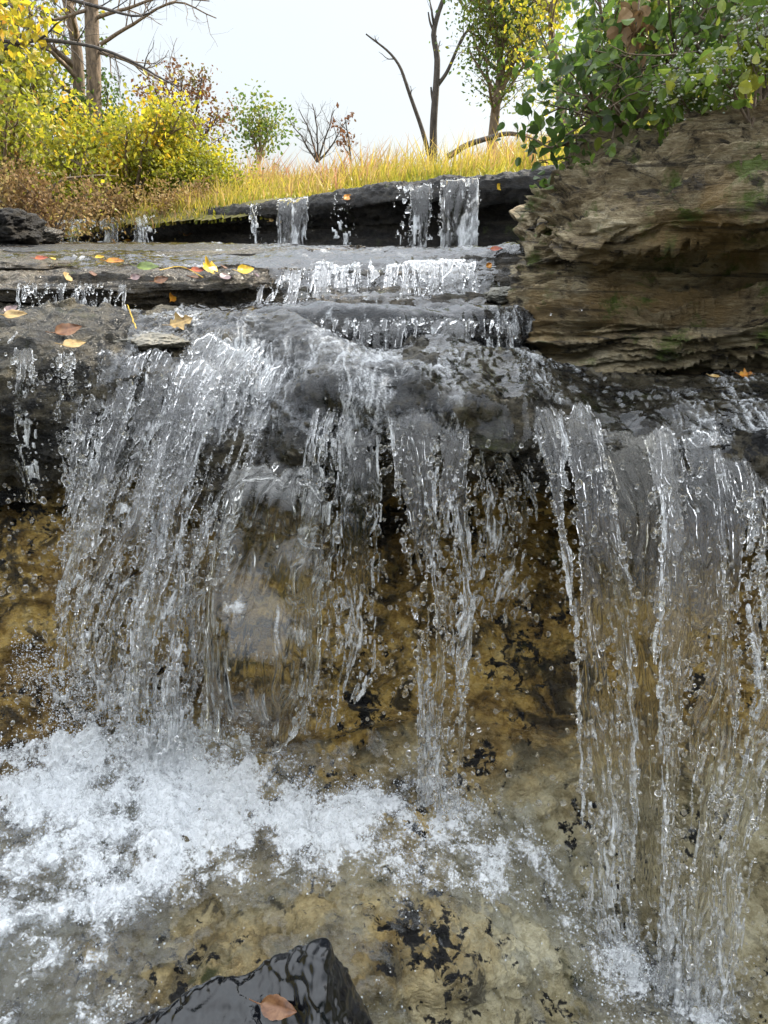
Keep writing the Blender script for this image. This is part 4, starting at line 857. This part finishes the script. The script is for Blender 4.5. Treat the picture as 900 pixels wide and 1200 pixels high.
# ---- big shrubs above the outcrop, near the camera, and their neighbours added outside the frame to shade the creek
gr = 'shrubs growing over the right hand outcrop'
def near_shrub(base, ctrls, per, size, lc, label, tw=8, tl=.34, jit=.03, lm='lf_right', r0=.014, cat='shrub', name='leafy_shrub', shape=3, lvl=1):
    T = Tree()
    for c in ctrls:
        p, r = T.limb([base+rng.normal(0, .04, 3)*np.array([1, 1, 0])]+[np.array(q) for q in c], r0, .004, 18, 6, .03); T.twigs(p, r, lvl, tw, tl, .05, 1., .22, sides=4)
    return plant(name, base, T, 'bark', leaves(T.tips, max(1, per), size*.82, jit*1.2, lc, shape, .5, .3, .62), label, cat, gr, lm=lm)
near_shrub(P(705, 192, 2.8), [[P(705, 150, 2.7), P(690, 125, 2.6), P(672, 140, 2.55)], [P(720, 120, 2.8), P(710, 70, 2.7), P(695, 80, 2.6)], [P(730, 120, 2.8), P(720, 50, 2.8), P(712, 20, 2.7)], [P(690, 172, 2.6), P(662, 168, 2.5), P(636, 176, 2.45)], [P(720, 110, 2.9), P(730, 30, 2.9), P(725, -30, 2.9)]],
           2, .047, (.1, .9), 'loose green shrub arching left from the outcrop top', 5, .22)
near_shrub(P(760, 178, 2.6), [[P(740, 120, 2.6), P(720, 60, 2.6), P(700, 0, 2.6)], [P(760, 110, 2.6), P(765, 40, 2.6), P(760, -60, 2.6)], [P(790, 120, 2.5), P(800, 60, 2.5), P(830, 0, 2.5)], [P(735, 150, 2.5), P(700, 130, 2.4), P(690, 110, 2.3)], [P(780, 140, 2.5), P(790, 100, 2.4), P(780, 70, 2.3)], [P(750, 150, 2.6), P(725, 90, 2.7), P(740, 30, 2.8)]],
           2, .048, (.1, .95), 'dense dark green shrub in the middle above the outcrop', 8, .30)
near_shrub(P(880, 140, 2.4), [[P(860, 90, 2.4), P(850, 30, 2.4), P(830, -40, 2.4)], [P(900, 80, 2.4), P(900, 0, 2.4), P(890, -80, 2.4)], [P(850, 110, 2.3), P(830, 80, 2.2), P(815, 50, 2.15)], [P(930, 60, 2.3), P(960, -20, 2.3), P(980, -80, 2.3)], [P(890, 100, 2.5), P(870, 20, 2.6), P(860, -60, 2.7)]],
           2, .05, (.2, 1.), 'green shrub at the right edge with a few large pale leaves', 8, .28)
near_shrub(P(715, 190, 3.3), [[P(745, 100, 3.4), P(740, 20, 3.4)], [P(760, 90, 3.4), P(790, 0, 3.4)], [P(830, 90, 3.4), P(850, 0, 3.4)], [P(880, 80, 3.4), P(920, 0, 3.4)], [P(740, 120, 3.4), P(720, 60, 3.4)], [P(800, 130, 3.4), P(810, 60, 3.4)], [P(690, 150, 3.4), P(690, 110, 3.4)]],
           3, .048, (.3, 1.), 'lighter yellow green shrub filling in behind the dark one', 7, .34)
# dead brown leaf cluster
T = Tree(); b = P(745, 60, 2.35); p, r = T.limb([P(752, -30, 2.4), P(748, 10, 2.37), P(745, 42, 2.34)], .004, .002, 8, 4); T.tips = [P(745+rng.normal(0, 6), 30+rng.normal(0, 12), 2.33) for _ in range(16)]
plant('withered_leaves', b, T, 'bark', leaves(T.tips, 2, .05, .01, (0, .3), 3, .8), 'hanging bunch of withered brown leaves in the dark shrub', 'leaves', stemname='stem', crown='leaf_bunch', lm='lf_brown')
# flowering stalks
def flower_plant(u, v, Y, ctrls, label):
    T = Tree(); b = P(u, v, Y)
    for c in ctrls:
        p, r = T.limb([b]+c, .004, .002, 16, 4); T.twigs(p, r, 1, 7, .10, .4, .8, .35, sides=3)
    NF = 750; tips = np.asarray(T.tips); lf = leaves(tips[::2], 2, .035, .02, (.5, 1.), 3)
    root = plant('flowering_plant', b, T, 'bark', lf, label, 'flowers', 'white flowering plants', stemname='stems', crown='foliage', lm='lf_right')
    k = rng.integers(0, len(tips), NF); C = tips[k]+rng.normal(0, .013, (NF, 3)); V, Fc = ICO[1]; R = .0022+.0022*rng.random(NF)
    VV = V[None]*R[:, None, None]*np.array([1, 1, .7])+C[:, None]; FF = Fc[None]+(np.arange(NF)*len(V))[:, None, None]
    o = child('flower_heads', VV.reshape(-1, 3), FF.reshape(-1, 3), M['white_flower'], root, attrs={'lc': np.repeat(rng.random(NF), len(V))}); o['kind'] = 'stuff'
flower_plant(880, 150, 2.0, [[P(870, 90, 2.0), P(865, 40, 2.0)], [P(890, 80, 2.0), P(885, 20, 2.0)], [P(860, 110, 1.98), P(845, 85, 1.95)], [P(905, 90, 2), P(900, 50, 2)]], 'plant with fluffy white flower heads at the right edge')
flower_plant(830, 165, 2.1, [[P(820, 130, 2.1), P(812, 95, 2.1)], [P(835, 130, 2.1), P(840, 95, 2.1)], [P(815, 140, 2.1), P(798, 112, 2.1)]], 'smaller white flowering plant on the outcrop, left of the tall one')
# shading canopy: trees added on the right bank for shade, mostly outside the frame
def shade_tree(x, y, z, h, w, n, label, size=.11):
    T = Tree(); b = np.array([x, y, z]); p, r = T.limb([b, b+[0, 0, h*.5], b+[-.1*w, -.1*w, h]], .09, .03, 14, 8, .03); T.twigs(p, r, 2, n, w, .15, 1.2, .25)
    plant('tree', b, T, 'bark', leaves(T.tips, 3, size, .16, (.1, .9), 2, grp=.6), label, 'tree', 'trees added to shade the creek from the right bank', lm='lf_green')
shade_tree(2.5, 2.4, 1.6, 3.4, 1.5, 12, 'broad leafy tree added for shade on the right bank just outside the picture')
shade_tree(4.4, 3.9, 1.7, 3.6, 1.6, 12, 'second leafy tree added for shade out of view on the right bank, farther upstream')

# low dark woods added behind the viewpoint for wet rock and water to mirror
n_ = 1500; cx = rng.uniform(-13, 13, n_); cyy = rng.uniform(-11, -7, n_)-.02*cx**2*0; czz = rng.random(n_)**.8*(3.6+1.6*noise(cx*.5, 2.))+.3
V, Fc, at = leaves(np.stack([cx, cyy, czz], 1), 9, .34, .35, (.0, .6), 2)
tag(mk('mirror_woods', V, Fc, M['lf_green'], attrs=at, smooth=False), 'dark woods added unseen behind the viewpoint for the water to mirror', 'woods', None, 'stuff')
# ------------------------------------------------------------------ fallen leaves, each one its own
for nm, a in dict(orange=((.5, .2, .02), (.6, .34, .03), (.3, .1, .02)), yellow=((.62, .42, .03), (.7, .5, .06), (.35, .2, .02)), brown=((.16, .07, .03), (.25, .13, .06), (.07, .03, .015)),
                  tan=((.4, .27, .1), (.5, .37, .18), (.22, .13, .05)), green=((.16, .22, .05), (.25, .3, .08), (.1, .1, .03)), red=((.35, .07, .03), (.45, .14, .03), (.15, .03, .015)), mauve=((.16, .11, .12), (.24, .17, .17), (.07, .05, .05))).items(): M['fl_'+nm] = fallen_mat('fallen_leaf_'+nm, *a)
from mathutils import Euler
from mathutils.bvhtree import BVHTree
def bvh(G, st=2):
    H = G[::st, ::st]; return BVHTree.FromPolygons([tuple(v) for v in H.reshape(-1, 3)], [tuple(f) for f in gridf(H.shape[0], H.shape[1]).tolist()])
B_ = {'T': bvh(VT), 'W': bvh(VW, 3), 'A': bvh(VA), 'F': bvh(fg[3], 2)}
from mathutils import Vector as Vec
SL = [o for o in COL.objects if o.name.startswith('stone_slab')]
SB = [BVHTree.FromPolygons([o.matrix_world @ v.co for v in o.data.vertices], [tuple(p.vertices) for p in o.data.polygons]) for o in SL]
def hit(u, v):
    o = Vec((0, 0, CAMZ)); d = (Vec(P(u, v, 1.0))-o).normalized(); best = None
    for b in list(B_.values())+SB:
        h = b.ray_cast(o, d)
        if h[0] is not None and (best is None or h[3] < best[3]): best = h
    return best
def fleaf(u, v, L_, colr, label, yaw=0, tilt=(.1, .1), curl=.25, aspect=.62, kind='ovate', hang=False):
    h = hit(u, v)
    if h is None: return
    L_ = L_*.82; n = 15; a = np.linspace(0, 1, n); c = np.linspace(-1, 1, 9); A, Cc = np.meshgrid(a, c, indexing='ij')
    w = np.sin(np.pi*a**.8)**.8*.5*aspect*(1-.25*a)+.004
    if kind == 'lobed': w = w*(1+.45*np.sin(a*17+.6)*(a > .15)*(a < .92))
    w = w*(1+.05*np.sin(a*60))
    x = (A-.5)*L_; y = Cc*w[:, None]*L_; s = rng.random()*9
    z = curl*L_*(np.abs(Cc)**1.6*w[:, None]*1.1+.5*(A-.5)**2)+.05*L_*noise(A*3+s, Cc*2, s)
    G = np.stack([x, y, z], -1); T_ = .0005
    V = np.concatenate([G.reshape(-1, 3), (G-np.array([0, 0, T_])).reshape(-1, 3)])
    vein = np.exp(-(Cc/.07)**2)+.6*np.exp(-((np.mod(A*7+np.abs(Cc)*.9, 1)-.5)/.10)**2)*.6; vein = np.clip(vein, 0, 1)*.6; vein = np.concatenate([vein.ravel()]*2)
    root = empty('fallen_leaf', (0, 0, 0)); tag(root, label, 'leaf', 'fallen leaves')
    o = mk('leaf_blade', V, np.concatenate([gridf(n, 9), gridf(n, 9, None, n*9, True)]), M['fl_'+colr], root, attrs={'vein': vein})
    tv, tf = tube(curve([[-.48*L_, 0, curl*L_*.12], [-.62*L_, .02*L_, curl*L_*.3], [-.8*L_, .06*L_, curl*L_*.5]], 6), [.0012, .0009, .0009, .0008, .0008, .0007], 5); mk('leaf_stalk', tv, tf, M['fl_'+colr], root, attrs={'vein': np.zeros(len(tv))})
    nr = h[1] if h[1].dot(Vec((0, 0, 1))-.3*Vec((0, 1, 0))) > 0 else -h[1]; nr = (nr*(.4 if not hang else .9)+Vec((0, -.25, 1 if not hang else .1))).normalized()
    q = nr.to_track_quat('Z', 'Y'); root.rotation_mode = 'QUATERNION'
    root.rotation_quaternion = q @ Euler((tilt[0], tilt[1], yaw)).to_quaternion(); root.location = h[0]+nr*((.012+.05*L_) if v < 1100 else .012)+Vec((0, 0, 0 if v < 1100 else .008))
    return root
FL = [(246, 320, .105, 'yellow', 'large yellow lobed leaf standing up on the terrace edge', 1.2, (1.0, .2), 'lobed'), (288, 322, .075, 'yellow', 'smaller yellow leaf just right of the large lobed one', .4, (.5, 0), 'ovate'),
      (136, 312, .07, 'orange', 'orange leaf lying alone on the left slab', .1, (.3, 0), 'ovate'), (175, 319, .085, 'green', 'pale green leaf between the orange and the large yellow leaves', 0., (.35, 0), 'ovate'),
      (265, 330, .06, 'mauve', 'grey mauve leaf tucked under the small yellow leaf', .8, (.4, .2), 'ovate'), (226, 330, .05, 'brown', 'dark brown leaf below the large yellow leaf', 2.6, (.3, 0), 'ovate'),
      (203, 352, .06, 'orange', 'orange brown leaf stuck upright on the dark face under the terrace edge', 1.4, (.9, 0), 'ovate'), (80, 330, .07, 'tan', 'yellow green leaf hanging over the terrace edge at left', 1.8, (.9, 0), 'ovate'),
      (50, 308, .05, 'red', 'small dark red leaf at the left end of the slab', .3, (.3, 0), 'ovate'), (62, 308, .04, 'yellow', 'tiny yellow leaf touching the dark red one', 1.9, (.3, 0), 'ovate'),
      (20, 376, .065, 'tan', 'tan leaf at the far left edge on the lower step', .2, (.4, 0), 'ovate'), (15, 368, .05, 'mauve', 'greyish leaf resting behind the tan leaf at the far left', 1., (.4, 0), 'ovate'),
      (82, 394, .075, 'brown', 'wet dark brown leaf near the left lip', .5, (.4, 0), 'ovate'), (88, 411, .06, 'tan', 'pale tan leaf on the left lip below the dark brown one', .1, (.3, 0), 'ovate'),
      (214, 384, .07, 'tan', 'speckled tan leaf standing by the flat grey green stone', .7, (.7, 0), 'lobed'), (573, 316, .04, 'orange', 'orange leaf at the left tip of the outcrop', 1.2, (.7, 0), 'ovate'),
      (582, 297, .05, 'red', 'reddish leaf at the foot of the far clear sheet fall', .2, (.3, 0), 'ovate'), (874, 446, .05, 'orange', 'bright orange leaf standing at the foot of the outcrop, far right', 1.0, (.7, .2), 'lobed'),
      (838, 448, .035, 'tan', 'small dull leaf floating left of the bright orange one', 0., (.1, 0), 'ovate'), (243, 262, .10, 'orange', 'orange leaf stuck on the far ledge left of the thin trickle', 1.5, (.5, 0), 'ovate'),
      (585, 222, .09, 'yellow', 'yellow leaf stuck upright on the far ledge at its right end', 1.6, (1.0, 0), 'ovate'), (408, 234, .10, 'orange', 'orange leaf on the top edge of the far ledge in the middle', 1.4, (.8, 0), 'ovate'),
      (320, 259, .08, 'tan', 'tan leaf stuck on the far ledge left of the bright sheet fall', 1.2, (.8, 0), 'ovate'), (380, 258, .09, 'red', 'dark rusty leaf on the far ledge right of the bright sheet fall', .9, (.8, 0), 'ovate'),
      (222, 274, .14, 'brown', 'broad brownish pink leaf on the low part of the far ledge', .1, (.8, 0), 'ovate'), (290, 238, .10, 'brown', 'brown leaf on the top edge of the far ledge above the trickle', .2, (.4, 0), 'ovate'),
      (330, 1190, .055, 'brown', 'large wet orange brown leaf on the glossy foreground rock', .15, (.2, .1), 'ovate'), (150, 284, .08, 'orange', 'small orange leaf at the back of the terrace', .3, (.3, 0), 'ovate'),
      (110, 326, .05, 'brown', 'curled brown leaf on the slab between the red and orange leaves', 2.2, (.4, 0), 'ovate'), (262, 318, .05, 'brown', 'brown leaf wedged behind the large yellow lobed leaf', 2.0, (.6, 0), 'ovate'), (232, 322, .05, 'red', 'rusty leaf left of the large yellow lobed leaf', .6, (.5, .2), 'ovate'), (300, 327, .04, 'mauve', 'small grey leaf at the right end of the leaf pile', 1.6, (.5, 0), 'ovate'), (160, 330, .045, 'mauve', 'grey curled leaf below the green leaf', .9, (.7, 0), 'ovate'), (118, 306, .04, 'yellow', 'small yellow leaf behind the lone orange one', .5, (.4, 0), 'ovate'), (190, 333, .055, 'brown', 'narrow brown leaf below the pale green one', .5, (.5, 0), 'ovate')]
for u, v, L_, c_, lab, yaw, tl, kd in FL: fleaf(u, v, L_, c_, lab, yaw, tl, .3, .62, kd)
# twigs
for (l, r_, lab) in (([(152, 362), (157, 375), (164, 391)], .0016, 'thin yellow stalk standing at the left step'), ([(190, 322), (215, 318), (240, 330)], .0015, 'thin straw beside the large yellow leaf')):
    pp = []
    for u, v in l:
        h = hit(u, v); pp.append(np.array(h[0])+np.array([0, -.02, .015]))
    V, Fc = tube(curve(pp, 10, .02), np.full(10, r_), 5); tag(mk('straw', V, Fc, M['fl_yellow'], attrs={'vein': np.zeros(len(V))}), lab, 'straw')
# ------------------------------------------------------------------ world, sun, camera
SUN_EL = math.radians(38); SUN_AZ = math.radians(54)     # azimuth measured from +Y (ahead) towards +X (right)
w = bpy.data.worlds.new('World'); S.world = w; w.use_nodes = True; nt = w.node_tree; nt.nodes.clear()
sky = nt.nodes.new('ShaderNodeTexSky'); sky.sky_type = 'NISHITA'; sky.sun_disc = False
sky.sun_elevation = SUN_EL; sky.sun_rotation = SUN_AZ; sky.air_density = 1.0; sky.dust_density = 3.0
tc = nt.nodes.new('ShaderNodeTexCoord')
n = tex(nt, tc.outputs['Generated'], 2.2, 6, .55, .4, (1, 1, 2.5))
f = ramp(nt, n, [(.3, .55), (.65, .85)])
# thin cloud veil, dimmer towards the horizon and brightest overhead as under a real overcast
el = N(nt, 'ShaderNodeSeparateXYZ', i0=tc.outputs['Generated']).outputs[2]
veil = ramp(nt, el, [(0.0, (3.3, 3.45, 3.5)), (.28, (4.0, 4.3, 4.5)), (.6, (12.5, 13, 13.6)), (1.0, (15, 16, 17))])
f = ramp(nt, n, [(.3, .72), (.65, .9)])
c = mixc(nt, f, sky.outputs[0], veil)
bg = N(nt, 'ShaderNodeBackground', Color=c, Strength=.13); o = nt.nodes.new('ShaderNodeOutputWorld'); nt.links.new(bg.outputs[0], o.inputs[0])
L = bpy.data.lights.new('sun', 'SUN'); L.energy = 5.0; L.angle = math.radians(.53); L.color = (1, .9, .74)
lo = bpy.data.objects.new('sun', L); COL.objects.link(lo)
from mathutils import Vector
sd = Vector((math.sin(SUN_AZ)*math.cos(SUN_EL), math.cos(SUN_AZ)*math.cos(SUN_EL), math.sin(SUN_EL)))
lo.rotation_euler = sd.to_track_quat('Z', 'Y').to_euler()
cam = bpy.data.cameras.new('camera'); co = bpy.data.objects.new('camera', cam); COL.objects.link(co)
co.location = (0, 0, CAMZ); co.rotation_euler = (math.radians(90)-PITCH, 0, 0)
cam.sensor_fit = 'VERTICAL'; cam.sensor_height = 36; cam.lens = 36*F/1200; cam.clip_end = 2000; cam.clip_start = .02
S.camera = co
S.view_settings.view_transform = 'Standard'; S.view_settings.look = 'None'; S.view_settings.exposure = 0.95; S.view_settings.gamma = 1
cy = S.cycles; cy.use_denoising = True; cy.max_bounces = 12; cy.transmission_bounces = 10; cy.transparent_max_bounces = 12
cy.diffuse_bounces = 3; cy.glossy_bounces = 4; cy.sample_clamp_indirect = 6; cy.blur_glossy = .3
